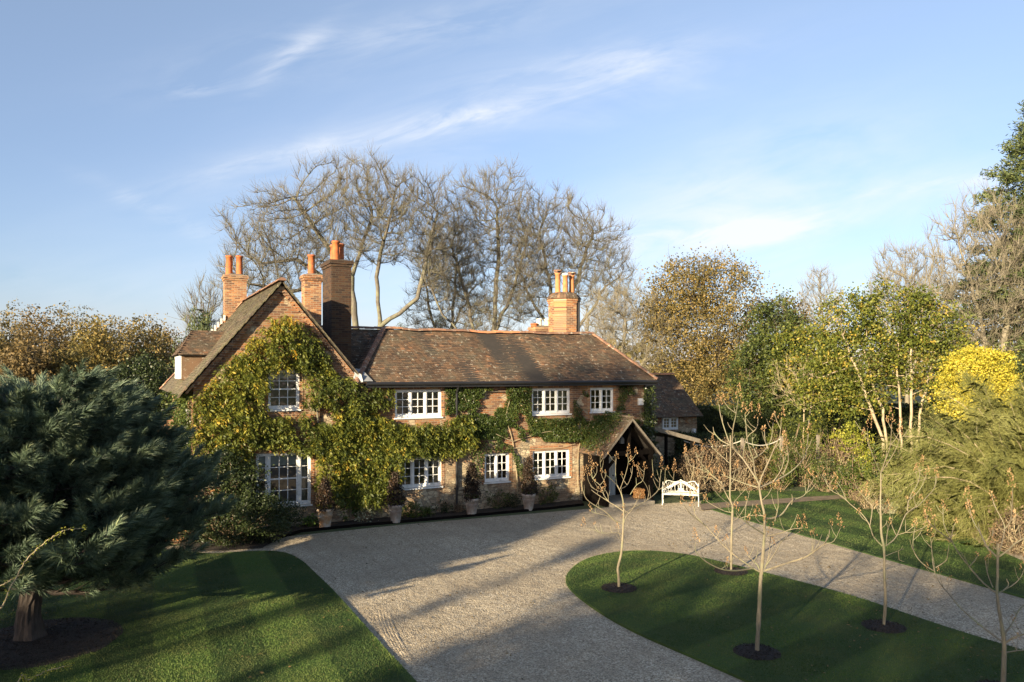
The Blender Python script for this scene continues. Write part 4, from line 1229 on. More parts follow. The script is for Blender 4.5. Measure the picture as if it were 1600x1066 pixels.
def mulch_ring(b, r, seed, label, cat='mulch bed', zc=.075, chips=500):
    st = np.random.default_rng(seed); n = 36
    vs = [(0, 0, .035)] + [(math.cos(2 * math.pi * k / n) * r * .7 * (1 + .05 * st.normal()), math.sin(2 * math.pi * k / n) * r * .7 * (1 + .05 * st.normal()), .03) for k in range(n)] + [(math.cos(2 * math.pi * k / n) * r * (1 + .02 * st.normal()), math.sin(2 * math.pi * k / n) * r * (1 + .02 * st.normal()), .004) for k in range(n)]
    fs = [(0, 1 + k, 1 + (k + 1) % n) for k in range(n)] + [(1 + k, 1 + n + k, 1 + n + (k + 1) % n, 1 + (k + 1) % n) for k in range(n)]
    m = chips; th = st.random(m) * 6.28; rr = np.sqrt(st.random(m)) * r * .97
    c = np.stack([np.cos(th) * rr, np.sin(th) * rr, .035 * (1 - .6 * (rr / r) ** 3) + .01 * st.random(m)], 1)
    d = unit(st.normal(size=(m, 3)) * np.array([1, 1, .35])); w_ = unit(np.cross(d, st.normal(size=(m, 3))))
    l_ = (.012 + .02 * st.random(m))[:, None]
    o0 = len(vs)
    q = np.concatenate([c - d * l_, c + w_ * l_ * .4, c + d * l_, c - w_ * l_ * .4], 1).reshape(-1, 3)
    vs += [tuple(v) for v in q]; fs += [tuple(range(o0 + 4 * i, o0 + 4 * i + 4)) for i in range(m)]
    o = obj_from('mulch_bed', vs, fs, MATS['mulch']); o.location = (b[0], b[1], zc)
    return tag(o, label, cat)

Z1 = ((880, 680), 4.1)
t1 = [[(357, 985), (355, 900), (350, 850), (372, 760), (382, 640), (385, 570), (388, 490), (383, 420), (370, 370), (345, 320)],
      [(345, 320), (300, 275), (270, 250), (240, 200), (238, 130)], [(345, 320), (335, 240), (340, 150)],
      [(388, 490), (340, 455), (290, 425), (255, 370), (235, 320), (190, 280), (180, 200)],
      [(385, 570), (330, 548), (290, 520), (230, 505), (175, 490)], [(382, 640), (340, 625), (250, 628), (190, 605), (130, 590)],
      [(395, 500), (450, 465), (500, 440), (560, 400), (610, 350), (620, 290), (628, 220)], [(610, 350), (650, 330), (700, 300), (710, 240)],
      [(385, 570), (405, 520), (450, 465), (475, 410)], [(365, 345), (395, 265), (415, 190), (418, 150)], [(365, 345), (410, 320), (440, 250), (443, 200)],
      [(330, 548), (270, 490), (210, 455), (150, 410), (125, 350), (118, 290)], [(255, 370), (200, 345), (165, 300), (155, 260)],
      [(430, 380), (470, 320), (510, 290), (520, 215)], [(540, 410), (548, 370), (530, 320), (495, 270)], [(610, 300), (580, 260), (575, 225)], [(650, 330), (652, 280), (655, 210)],
      [(290, 425), (250, 400), (205, 370), (180, 350)], [(235, 320), (262, 290), (275, 240)], [(560, 400), (555, 360), (550, 320)], [(290, 425), (285, 380), (262, 340)], [(190, 280), (215, 240), (215, 200)]]
Z2 = ((1040, 620), 3.807)
t2 = [[(543, 1515), (550, 1400), (558, 1250), (564, 1100), (570, 1045), (580, 930), (585, 850), (590, 720), (570, 620), (557, 540)],
      [(557, 540), (545, 500), (460, 370), (390, 290), (350, 190), (325, 100), (320, 50)], [(557, 540), (570, 480), (620, 370), (645, 310), (680, 230), (688, 130)],
      [(545, 500), (530, 440), (520, 370), (490, 280), (480, 180), (472, 100)], [(520, 370), (580, 330), (620, 270), (632, 230), (640, 150)],
      [(560, 540), (640, 505), (740, 450), (820, 370), (840, 300), (850, 220)], [(548, 540), (480, 520), (400, 490), (330, 460)],
      [(430, 330), (400, 290), (400, 200), (420, 100), (432, 15)], [(390, 290), (330, 260), (290, 215), (283, 180)], [(460, 370), (480, 250), (540, 190), (550, 130)],
      [(545, 350), (520, 290), (515, 240)], [(610, 310), (592, 260), (588, 190)],
      [(570, 1045), (520, 1020), (400, 935), (330, 870), (240, 770), (180, 710), (165, 650)], [(520, 1020), (420, 1035), (330, 1025), (240, 980), (180, 920), (180, 860)],
      [(560, 1035), (545, 1000), (510, 965), (475, 930)], [(525, 985), (545, 940), (550, 900)], [(590, 1020), (612, 950), (625, 830)],
      [(600, 1000), (650, 930), (690, 860), (740, 840), (800, 800)], [(590, 1035), (720, 990), (840, 950), (940, 880), (1000, 860), (1040, 780)], [(840, 950), (868, 920), (872, 880)],
      [(590, 820), (540, 790), (470, 740), (420, 680)], [(585, 710), (540, 705), (480, 712), (440, 725)], [(600, 830), (690, 810), (740, 790), (820, 780)],
      [(592, 725), (650, 720), (700, 690), (750, 620), (820, 590), (850, 540), (848, 490)], [(650, 740), (670, 650), (665, 560)], [(750, 640), (755, 610), (750, 580)],
      [(240, 770), (200, 740), (140, 690), (110, 640)], [(820, 370), (790, 340), (775, 300)], [(640, 505), (690, 430), (705, 350)], [(940, 880), (970, 830), (975, 790)], [(700, 460), (730, 380), (720, 290)]]
t3 = [[(390, 1045), (391, 930), (393, 800), (397, 700), (397, 650), (383, 600), (385, 500), (385, 400), (387, 290), (385, 230)],
      [(397, 650), (330, 600), (280, 540), (265, 500)], [(385, 625), (350, 560), (330, 510), (230, 440), (150, 410), (125, 350)],
      [(400, 645), (430, 600), (490, 540), (540, 530)], [(330, 510), (270, 460), (200, 380), (180, 330)], [(230, 450), (212, 390), (230, 320)],
      [(385, 400), (330, 350), (285, 310), (280, 285)], [(400, 690), (350, 680), (290, 650), (240, 620)], [(385, 460), (430, 430), (470, 410)], [(397, 740), (430, 720), (480, 640), (500, 560)],
      [(350, 560), (300, 500), (240, 480), (190, 470)], [(150, 410), (130, 400), (112, 340)], [(385, 520), (420, 480), (440, 440)]]
Z4 = ((1280, 700), 3.5536)
t4 = [[(357, 1000), (368, 850), (362, 700), (360, 560), (345, 480), (342, 380), (340, 300), (342, 220), (342, 140)],
      [(342, 140), (300, 50), (272, -45), (268, -110)], [(342, 140), (370, 60), (395, -15), (403, -140)], [(342, 140), (402, 50), (437, -20), (447, -75)],
      [(350, 545), (300, 490), (280, 430), (240, 370), (170, 310), (130, 270), (60, 230), (20, 150)], [(280, 440), (295, 330), (270, 300), (240, 260)], [(150, 285), (125, 230), (100, 190)],
      [(370, 545), (430, 490), (480, 370), (540, 330), (600, 270), (640, 220), (648, 150)], [(490, 350), (500, 280), (550, 190), (560, 110)], [(500, 290), (560, 230), (595, 150)],
      [(372, 545), (378, 470), (392, 420)], [(430, 485), (480, 470), (530, 465), (600, 430)], [(368, 600), (430, 575), (470, 560)], [(440, 575), (445, 620), (470, 630)], [(430, 490), (400, 420), (390, 340)]]
Z5 = ((1420, 720), 3.083)
t5 = [[(452, 1110), (455, 1066), (460, 900), (455, 840), (440, 750), (425, 640), (428, 560), (428, 460), (432, 400)],
      [(458, 840), (500, 780), (530, 720), (560, 690), (610, 600), (640, 500)], [(460, 880), (510, 850), (570, 830), (650, 790), (700, 700)], [(462, 925), (520, 915), (600, 905), (690, 840)],
      [(455, 875), (380, 820), (330, 780), (250, 710), (200, 650), (150, 590), (120, 520), (110, 420), (105, 370)], [(120, 530), (60, 490), (20, 420), (30, 320)], [(130, 515), (180, 480), (188, 440)],
      [(425, 640), (360, 590), (290, 510), (230, 430), (205, 380), (170, 310), (165, 240)], [(205, 385), (130, 330), (90, 290), (90, 260)], [(205, 370), (215, 320), (225, 300)],
      [(290, 510), (270, 470), (250, 440)], [(428, 465), (380, 420), (350, 360), (310, 290), (290, 220), (280, 180)], [(350, 360), (340, 330), (335, 300)],
      [(430, 465), (480, 430), (510, 400), (560, 370), (620, 330), (650, 260)], [(430, 460), (455, 370), (460, 310), (430, 250), (405, 200)], [(460, 330), (490, 290), (498, 200), (500, 130)],
      [(425, 640), (500, 600), (540, 560), (555, 520)], [(450, 630), (480, 600), (470, 570)], [(405, 610), (378, 540), (370, 480)], [(290, 510), (310, 490), (330, 460)], [(380, 420), (400, 380), (405, 320)]]
base_pts = {}
for (nm, lab, px, py, z, ln, r0, sd_, mr, ml_) in [
    ('t1', 'small bare tree with tan seed heads at the rounded left tip of the island lawn', 967, 919, Z1, t1, .062, 1, .42, 'dark mulch circle round the tree at the left tip of the island lawn'),
    ('t2', 'tallest bare young tree with wide low boughs, middle of the island lawn', 1183, 1019, Z2, t2, .080, 2, .42, 'dark mulch circle round the tallest young tree in the middle of the lawn'),
    ('t3', 'slender bare young tree seen just behind the tallest one, nearest the white bench', 1142, 893, Z2, t3, .062, 3, .42, 'dark mulch circle at the far edge of the island lawn nearest the white bench'),
    ('t4', 'straight dark-stemmed bare young tree beside the right arm of the gravel drive', 1381, 979, Z4, t4, .058, 4, .42, 'dark mulch circle on the lawn beside the right arm of the drive'),
    ('t5', 'bare young tree with large tan seed heads nearest the bottom right corner', 1567, 1080, Z5, t5, .072, 5, .42, 'dark mulch circle under the young tree nearest the bottom right corner')]:
    rt, b = young_tree(lab, px, py, z[0], z[1], ln, r0, sd_)
    mo = mulch_ring(b, mr, sd_, ml_); mo['group'] = 'mulch circles round the young trees'

# ------------------------------------------------------------------ big bare trees behind the house
def bare(label, px, Y, top, halfw, leaders, seed, nattr, bot=None, thick=1.0, e=2.25, lean=0, tipn=3, leafy=None, group=None, mat='bark_grey', ytop=None, tw=.9, cat='tree', name='bare_tree'):
    """leaders: list of polylines (dx,z) in metres for the main limbs"""
    top_h = CH + (580 - top) / F * Y; x0 = (px - 800) / F * Y
    hw_ = halfw / F * Y
    ells = leaders['ells'] if 'ells' in leaders else [(0, 0, top_h * .62, hw_, hw_ * .8, top_h * .38)]
    starts = [(np.array([0, 0, -.3]), -1)]
    for pl in leaders['limbs']:
        par = 0
        for k, (dx, dy, z) in enumerate(pl):
            # reuse an identical node
            f = [i for i, (p, q) in enumerate(starts) if np.allclose(p, (dx, dy, z))]
            if f: par = f[0]; continue
            starts.append((np.array([dx, dy, z], float), par)); par = len(starts) - 1
    # subdivide limbs so growth can leave them anywhere
    ns = []; mp = {}
    for i, (p, q) in enumerate(starts):
        if q < 0: ns.append((p, -1)); mp[i] = 0; continue
        a = starts[q][0]; L = np.linalg.norm(p - a); k = max(1, int(L / .8)); pr_ = mp[q]
        for j in range(k):
            t = (j + 1) / k; w_ = rng.normal(size=3) * .07 if j < k - 1 else 0
            ns.append((a + (p - a) * t + w_, pr_)); pr_ = len(ns) - 1
        mp[i] = len(ns) - 1
    return tree(name, label, cat, (x0, Y, 0), ells, 0, mat, leaf=leafy, group=group, nattr=int(nattr*3.0), step=.38, tip=.0105 * thick, seed=seed, grav=.38, jit=.10,
                starts=ns, tw=(.045, 5, tw, .0115, mat, .65, .55), ncl=300 if leafy else 10, leafn=10, leafsize=.16, e=2.05, kill=.42, lump=.12, split=.12)

# largest: forks low into several sinuous limbs
gA = 'tall bare trees behind the house'
bare('broadest tall bare tree behind the house, with sinuous limbs above the gable chimneys', 575, 56, 242, 200, dict(
    limbs=[[(0, 0, 1), (-.3, 0, 5), (-.9, 0, 8.5), (-1.2, 0, 12), (.2, .5, 16.5)], [(0, 0, 1), (.4, 0, 5), (.9, 0, 8.5), (3.6, 0, 10.5), (4.2, .5, 13.5), (5, 1, 17)],
           [(-.3, 0, 5), (-2.3, .5, 9), (-3.4, 1, 12), (-5.5, 1, 13.5), (-8, 1, 13.2)], [(-1.2, 0, 12), (-3.4, -.5, 15), (-5, -1, 17.5)], [(.9, 0, 8.5), (.7, -.5, 12), (1.6, -.5, 16)],
           [(-.3, 0, 5), (-2.8, -1, 7.2), (-3.6, -1.5, 8)], [(-3.4, 1, 12), (-5.5, 0, 11), (-8.5, -.5, 11.5)]],
    ells=[(-5.5, 0, 14.6, 4.8, 4.5, 4.2), (-.5, 0, 16.5, 5.2, 5, 4.2), (3.8, 0, 16.0, 3.0, 4, 4.0), (-8.4, 0, 12.2, 2.8, 3, 2.8), (4.8, 0, 12.5, 1.2, 2.5, 2.0)]), 11, 1500, thick=1.15, group=gA)
bare('tall upright bare tree standing over the middle of the main roof', 765, 60, 256, 95, dict(
    limbs=[[(0, 0, 3), (.3, 0, 8), (.6, 0, 13), (.6, .5, 18)], [(0, 0, 3), (-1, 0, 7), (-1.8, 0, 11), (-3, 0, 15)], [(.3, 0, 8), (2, .5, 12), (3, .5, 16)], [(-1, 0, 7), (-3.6, -.5, 9.5), (-5, -.5, 13)]],
    ells=[(0, 0, 16.8, 3.8, 3.6, 4.4), (-2.8, 0, 13.5, 3.0, 3, 3.6), (2.4, 0, 13, 2.4, 3, 3.8), (0, 0, 9.5, 3.2, 2.5, 2.2)]), 12, 1250, group=gA)
bare('round-crowned bare tree behind the eight-sided chimney', 872, 62, 290, 100, dict(
    limbs=[[(0, 0, 3), (-.2, 0, 8), (-.6, 0, 12), (-1.5, 0, 16)], [(-.2, 0, 8), (1.3, .5, 12), (2.8, .5, 16)], [(0, 0, 3), (1.5, -.5, 8.5), (3.8, -.5, 12)], [(-.2, 0, 8), (-2.2, -.5, 11), (-3.5, -.5, 14)]],
    ells=[(-.5, 0, 15.6, 4.0, 3.8, 4.2), (3.0, 0, 14.0, 3.2, 3.4, 4.0), (-2.5, 0, 11.5, 2.4, 2.5, 3.0), (4.2, 0, 10.6, 2.2, 2.2, 2.8)]), 13, 1250, group=gA)
bare('slim bare tree filling the gap between the broadest and the upright trees', 700, 70, 300, 60, dict(
    limbs=[[(0, 0, 3), (.3, 0, 9), (.8, 0, 15)], [(0, 0, 5), (-1.5, 0, 10), (-2.4, 0, 15)], [(.3, 0, 9), (2.5, 0, 13)]],
    ells=[(0, 0, 14, 3.6, 3, 5.0), (-1.5, 0, 10, 2.8, 2.5, 3.5), (2.2, 0, 11, 2.4, 2.4, 3.2)]), 14, 700, group=gA)
bare('low spreading bare tree with lichen-yellow twigs between the round-crowned tree and the oak', 965, 58, 400, 70, dict(
    limbs=[[(0, 0, 2), (.3, 0, 5), (.6, 0, 9)], [(0, 0, 2), (2, 0, 6), (3.2, 0, 9)], [(0, 0, 3), (-2, 0, 6.5)]],
    ells=[(.3, 0, 8.5, 3.4, 3, 3.6), (2.8, 0, 7.5, 2.2, 2.4, 3), (-1.8, 0, 6.5, 2.4, 2.4, 2.6)]), 15, 800, mat='bark_pale', group=gA)
bare('small bare treetop showing left of the twin-pot chimney', 325, 50, 428, 30, dict(
    limbs=[[(0, 0, 3), (.2, 0, 7)]], ells=[(0, 0, 8.5, 1.9, 1.6, 2.6)]), 16, 260, group=gA)
bare('feathery pale bare tree standing alone between the oak and the laurel', 1283, 72, 425, 32, dict(
    limbs=[[(0, 0, 4), (.2, 0, 10)]], ells=[(0, 0, 11, 2.2, 2, 3.9)]), 17, 300, mat='bark_pale', group='bare trees on the right skyline')
bare('bare tree rising behind the laurel, left of the tall conifer', 1418, 58, 378, 55, dict(
    limbs=[[(0, 0, 4), (.2, 0, 10)], [(0, 0, 4), (1.8, 0, 9)]], ells=[(0, 0, 10.5, 3.2, 3, 4.3)]), 18, 600, mat='bark_pale', group='bare trees on the right skyline')
bare('large pale-limbed bare tree in front of the tall conifer at the right edge', 1560, 44, 300, 110, dict(
    limbs=[[(0, 0, 3), (-.8, 0, 7), (-1.7, 0, 11)], [(0, 0, 3), (.5, 0, 8), (.3, 0, 12)], [(-.8, 0, 7), (-2.8, 0, 9.5)], [(.5, 0, 8), (2.2, 0, 12)]],
    ells=[(-.8, 0, 11.2, 3.0, 3, 4.1), (-2.2, 0, 8, 2.4, 2.5, 3), (1.8, 0, 10, 3, 3, 4.5)]), 19, 1100, mat='bark_pale', thick=1.1, group='bare trees on the right skyline')

# oak and other leafy trees on the right
def leafy(name, label, px, Y, ells_px, trunk, bark, leaf, ncl, leafn, leafsize, seed, **k):
    x0 = (px - 800) / F * Y
    ells = []
    for (cx, cy, rx, rz) in ells_px:
        ells.append(((cx - px) / F * Y, 0, CH + (580 - cy) / F * Y, rx / F * Y, rx / F * Y * .85, rz / F * Y))
    return tree(name, label, 'tree', (x0, Y, 0), ells, trunk, bark, leaf, ncl=ncl, leafn=leafn, leafsize=leafsize, seed=seed, **k)
leafy('oak_tree', 'big rounded oak holding thin russet-brown leaves, right of the house', 1092, 58, [(1070, 455, 60, 58), (1120, 450, 62, 55), (1030, 490, 40, 48), (1090, 520, 88, 58), (1130, 570, 75, 60), (1060, 600, 70, 45)], 4.5, 'bark_dark', 'leaf_oak', 2600, 18, .165, 21, clump=.55, nattr=900, tip=.012, shell=.35, tw=(.05, 2, .8, .012), lump=.2)
leafy('oak_tree', 'smaller brown-leaved oak top showing right of the big oak', 1225, 66, [(1215, 490, 45, 35), (1185, 510, 40, 40), (1240, 520, 30, 35)], 5, 'bark_dark', 'leaf_rust', 420, 11, .22, 22, clump=.6, nattr=300, shell=.3, tw=(.05, 2, .8, .012))
leafy('holly_tree', 'dense dark green holly tree right of the oak', 1210, 46, [(1212, 530, 42, 60), (1195, 590, 52, 60), (1235, 600, 45, 55)], 2, 'bark_grey', 'leaf_holly', 900, 26, .15, 23, clump=.42, nattr=160, shell=.75, lump=.2)
leafy('evergreen_tree', 'rounded mid-green evergreen between the holly and the laurel', 1262, 44, [(1262, 560, 48, 55), (1290, 580, 45, 45)], 2, 'bark_grey', 'leaf_laurel', 700, 20, .15, 24, clump=.42, nattr=160, shell=.7)
tree('bare_shrub', 'tangle of tan bare twigs leaning against the evergreens right of the oak', 'shrub', tuple(P(1255, 600, 41.5) * np.array([1, 1, 0])), [(0, 0, 4.6, 1.9, 1, 1.5)], 2, 'twig_tan', nattr=420, step=.28, tip=.008, tw=(.03, 3, .55, .009), kill=.42, seed=25)
# laurel: several pale stems
EL = [(1330, 500, 52, 42), (1400, 490, 60, 50), (1460, 510, 50, 45), (1340, 570, 68, 58), (1290, 600, 45, 50), (1440, 570, 60, 52), (1500, 560, 30, 40), (1340, 625, 45, 30)]
Yl = 36; xl = (1400 - 800) / F * Yl
def LP(px, py, dy=0): q = P(px, py, Yl + dy); return (q[0] - xl, dy, max(q[2], .0))
stems = [[(1380, 690), (1362, 640), (1335, 570), (1318, 525)], [(1385, 690), (1378, 640), (1360, 590), (1350, 545)], [(1408, 690), (1405, 640), (1403, 590), (1404, 540)], [(1424, 690), (1424, 620), (1424, 560), (1427, 500)], [(1432, 690), (1440, 630), (1455, 575), (1475, 520)]]
starts = [(np.array([0, 0, -.1]), -1)]
for i, s_ in enumerate(stems):
    par = 0; q = LP(*s_[0], dy=.3 * (i - 2)); starts.append((np.array([q[0], q[1], 0.0]), 0)); par = len(starts) - 1
    for (x, y) in s_:
        q = np.array(LP(x, y, .3 * (i - 2))); a = starts[par][0]; k = 3
        for j in range(k): starts.append((a + (q - a) * (j + 1) / k + rng.normal(size=3) * .03, par)); par = len(starts) - 1
ells = [((cx - 1400) / F * Yl, 0, CH + (580 - cy) / F * Yl, rx / F * Yl, rx / F * Yl * .8, rz / F * Yl) for (cx, cy, rx, rz) in EL]
ells = [(e[0], e[1] + .3, *e[2:]) for e in ells]
tree('laurel_tree', 'broad yellow-green laurel with five pale sunlit stems', 'tree', (xl, Yl, 0), ells, 0, 'bark_laurel', 'leaf_laurel', ncl=1250, leafn=26, leafsize=.13, seed=26, clump=.36, nattr=420, step=.35, tip=.019, starts=starts, shell=.62, lump=.22, kill=.6, e=2.2, split=.05)
# tall conifer at the right edge
def conifer(name, label, x, Y, h, r, leaf, seed, z0=1.0, nb=70, group=None, dens=1.0, leafsize=.22):
    root = empty(name, (x, Y, 0), 0, label, 'tree', group); st = np.random.default_rng(seed)
    A, B, ra, rb = [np.array([0, 0, 0.])], [np.array([0, 0, h])], [r * .045 + .05], [.02]
    cs = []; ds = []
    for i in range(nb):
        t = (i + st.random()) / nb; z = z0 + (h - z0) * t; L = r * (1 - t) ** .75 * (.7 + .45 * st.random()) + .25
        a = i * 2.4 + st.random(); d = np.array([math.cos(a), math.sin(a), 0.05 + .35 * t - .15])
        p = np.array([0, 0, z]); q = p + d * L
        A.append(p); B.append(q); ra.append(.05 * (1 - t) + .015); rb.append(.01)
        m = int(L * 9 * dens) + 3
        u = st.random(m) ** .7
        side = np.array([-d[1], d[0], 0])
        pos = p + d * (u * L)[:, None] + side * (st.normal(size=m) * .22 * L * (1.1 - u))[:, None] + np.array([0, 0, 1.0]) * (st.normal(size=m) * .10 - .12 * u * L * .5)[:, None]
        cs.append(pos); ds.append(np.tile(d, (m, 1)) + st.normal(size=(m, 3)) * .5)
    cs = np.concatenate(cs); ds = unit(np.concatenate(ds))
    k = 9
    pos, idx, od = clump_cloud(cs, .26 * leafsize / .22, k, .7)
    L_ = unit(ds[idx] + rand_dirs(len(pos)) * .9) * (leafsize * .5 * (.7 + .6 * rng.random(len(pos))))[:, None]
    Wv = unit(np.cross(L_, rand_dirs(len(pos)))) * leafsize * .11
    segments_obj('branches', *map(np.array, (A, B, ra, rb)), 6, MATS['bark_dark'], root)
    leaves_obj('foliage', pos, L_, Wv, MATS[leaf], root, st.random(len(cs))[idx])
    return root
conifer('conifer', 'very tall dark conifer at the right edge of the photo', 30.9, 45, 21.2, 7.0, 'leaf_conifer', 31, 2, 150, dens=1.9, leafsize=.32)
conifer('conifer', 'tiny dark conifer tip poking over the left part of the main ridge', (688 - 800) / F * 75, 75, 10.6, 2.0, 'leaf_conifer', 32, 1, 60)
conifer('conifer', 'small conifer top behind the left end of the main ridge', (626 - 800) / F * 80, 80, 10.0, 2.0, 'leaf_conifer', 33, 1, 50)
# weeping cedar behind the wing
cd_ = empty('weeping_cedar', ((318 - 800) / F * 46, 46, 0), 0, 'dark weeping cedar behind the left side of the gabled wing', 'tree'); st = np.random.default_rng(34)
A, B, ra, rb, cs, ds = [np.array([0, 0, 0.])], [np.array([0, 0, 9.3])], [.2], [.03], [], []
for i in range(30):
    z = 4 + 5.0 * i / 30; a = i * 2.3; L = 2.7 * (1 - i / 34) + .3; d = np.array([math.cos(a), math.sin(a), .1])
    A.append(np.array([0, 0, z])); q = np.array([0, 0, z]) + d * L; B.append(q); ra.append(.05); rb.append(.015)
    for j in range(8):
        s0 = np.array([0, 0, z]) + d * L * (j + 1) / 8
        for k in range(8): cs.append(s0 + np.array([st.normal() * .08, st.normal() * .08, -k * .14 * (1 + st.random())])); ds.append((st.normal() * .3, st.normal() * .3, -1))
cs = np.array(cs); ds = unit(np.array(ds)); pos, idx, _ = clump_cloud(cs, .12, 4, 1)
segments_obj('branches', *map(np.array, (A, B, ra, rb)), 5, MATS['bark_dark'], cd_)
leaves_obj('foliage', pos, ds[idx] * .11, unit(np.cross(ds[idx], rand_dirs(len(pos)))) * .02, MATS['leaf_conifer'], cd_, rng.random(len(pos)))

# ------------------------------------------------------------------ wood on the left skyline: every tree its own object
for i, (px, Y, top, hw_, lf) in enumerate([(18, 74, 486, 34, 'leaf_oak'), (66, 68, 482, 40, 'leaf_rust'), (118, 78, 480, 42, 'leaf_oak'), (150, 62, 500, 34, 'leaf_oak_green'), (185, 72, 492, 40, 'leaf_oak'), (232, 66, 497, 34, 'leaf_oak'), (262, 80, 512, 28, 'leaf_rust'), (-40, 70, 490, 45, 'leaf_oak'),
                                      (40, 52, 530, 40, 'leaf_rust'), (105, 54, 545, 34, 'leaf_oak_green')]):
    lab = ['golden-brown tree on the left skyline, at the left edge of the photo', 'rust-leaved tree on the left skyline, second from the edge', 'tallest golden tree in the middle of the left wood', 'olive-green thinning tree in front of the tallest golden one', 'broad amber tree right of the middle of the left wood', 'amber tree near the right end of the left wood', 'small rusty tree at the right end of the left wood beside the dormer', 'golden tree beyond the left edge of the photo',
           'low rust-coloured tree behind the top of the pine, at the left edge', 'low olive tree just behind the top of the pine'][i]
    h = CH + (580 - top) / F * Y; w_ = hw_ / F * Y
    rt = tree('autumn_tree', lab, 'tree', ((px - 800) / F * Y, Y, 0), [(0, 0, h * .68, w_, w_, h * .33), (w_ * .3, 0, h * .45, w_ * .8, w_, h * .3), (-w_ * .4, 0, h * .5, w_ * .7, w_, h * .3)], h * .35, 'bark_grey', lf, group='autumn trees of the wood on the left skyline', nattr=330, step=.6, tip=.014, ncl=700, leafn=15, leafsize=.22, clump=.6, shell=.35, seed=40 + i, tw=(.05, 2, .9, .012), kill=1.0, e=2.1)
leafy('evergreen_tree', 'dark evergreen tree between the pine and the left side of the house', 222, 42, [(225, 600, 42, 45), (190, 620, 38, 42), (250, 640, 30, 40)], 1.5, 'bark_dark', 'leaf_dark', 700, 22, .13, 51, clump=.36, nattr=140, shell=.72)
leafy('evergreen_tree', 'low dark evergreen behind the top of the pine', 130, 40, [(120, 630, 60, 40)], 1, 'bark_dark', 'leaf_dark', 380, 20, .14, 52, clump=.4, nattr=80, shell=.7)

# far woodland mass
n = 26000; st = np.random.default_rng(60)
xx = st.uniform(-170, 170, n); yy = 118 + 12 * np.abs(st.normal(size=n)); zz = st.random(n) ** .7 * (7.5 + 1.6 * np.sin(xx * .11) + 1.3 * np.sin(xx * .31 + 2) + .8 * np.sin(xx * .9))
c = np.stack([xx, yy, zz], 1); L_, Wv = leaf_axes(n, 1.0, .7, 0)
tag(leaves_obj('distant_wood', c, L_, Wv, MATS['leaf_oak_green'], None, (np.sin(xx * .2) * .3 + .5 + .2 * st.random(n)).clip(0, 1)), 'brownish-green line of far woodland seen low between the nearer trees', 'woodland', kind='stuff')
# ------------------------------------------------------------------ trees standing behind the viewpoint (they throw the long shadows)
def pqpt(p, q=-30): c, s = math.cos(SUN_AZ), math.sin(SUN_AZ); return (p * c + q * s, -p * s + q * c, 0)
SUNP = (math.cos(SUN_AZ), -math.sin(SUN_AZ))
def back_tree(lab, p, q, tops, seed, w=1.9, leaf='leaf_oak_green', sz=.30):
    """tops: (offset across the light, top height) of the lobes that make the crown"""
    ells = [(d * SUNP[0], d * SUNP[1], tp - 2.9, w, w, 2.9) for d, tp in tops] + [(d * SUNP[0] * .9, d * SUNP[1] * .9, tp - 5.6, w * 1.2, w * 1.2, 3.2) for d, tp in tops]
    return tree('hedgerow_tree', lab, 'tree', pqpt(p, q), ells, 3, 'bark_dark', leaf, group='trees beyond the garden on the sunny side', nattr=120, step=.7, tip=.03, ncl=170 * len(ells), leafn=15, leafsize=sz, clump=.5, shell=.3, seed=seed, kill=1.1, lump=.10)
back_tree('bushy tree whose shadow lies on the island lawn', -6.9, -30, [(-1.0, 12.3), (.4, 12.4), (1.7, 12.4)], 71, 1.35)
back_tree('broad bushy tree whose shadow covers the right arm of the drive', -1.0, -31, [(-3.4, 12.8), (-1.6, 13.7), (0.4, 14.4), (2.4, 14.4), (4.4, 14.2)], 72)
back_tree('bushy tree furthest right on the sunny side', 8.6, -31, [(-4, 14.2), (-2, 14.6), (0, 14.4), (2, 14.2), (4, 14.2)], 73)
back_tree('bushy tree on the sunny side shading the left lawn', -18.6, -30, [(-3.0, 10.8), (-1.0, 11.0), (1.0, 10.9), (2.8, 10.4), (4.5, 10.0)], 74, 1.6)
back_tree('bushy tree furthest left on the sunny side', -27, -28, [(-3.6, 11.2), (-1.8, 10.8), (0, 11.2), (1.8, 10.9), (3.6, 10.8)], 75)
t_ = tree('hedgerow_tree', 'tall slim tree on the sunny side whose narrow crown dapples the porch and roof', 'tree', pqpt(-13.2, -30), [(0, 0, 11.3, .38, .38, 2.3), (0, 0, 15.2, 1.15, 1.15, 1.9), (-1.0, .7, 18.6, 1.6, 1.6, 1.9), (.3, -.2, 20.9, 1.0, 1.0, 1.0)], 13, 'bark_dark', 'leaf_oak_green', nattr=260, step=.5, tip=.03, seed=76, tw=(.06, 2, .8, .014), kill=.8, ncl=460, leafn=11, leafsize=.2, clump=.4, shell=.3)

tree('hedgerow_tree', 'thin ivy-clad stem on the sunny side whose shadow crosses the middle of the gravel', 'tree', pqpt(-10.9, -30), [(0, 0, 10.2, .20, .20, 1.4), (.2, 0, 12.4, .35, .3, .9)], 10, 'bark_dark', 'leaf_oak_green', nattr=30, step=.5, tip=.03, seed=77, kill=.8, ncl=90, leafn=9, leafsize=.16, clump=.2, shell=.3)
tree('hedgerow_tree', 'ivy-clad stem with a small crown on the sunny side, shading the lawn edge', 'tree', pqpt(-14.4, -29), [(0, 0, 11.4, .30, .30, 1.1), (-.1, 0, 12.9, .5, .5, .6)], 10, 'bark_dark', 'leaf_oak_green', nattr=30, step=.5, tip=.03, seed=78, kill=.8, ncl=110, leafn=9, leafsize=.16, clump=.25, shell=.3)
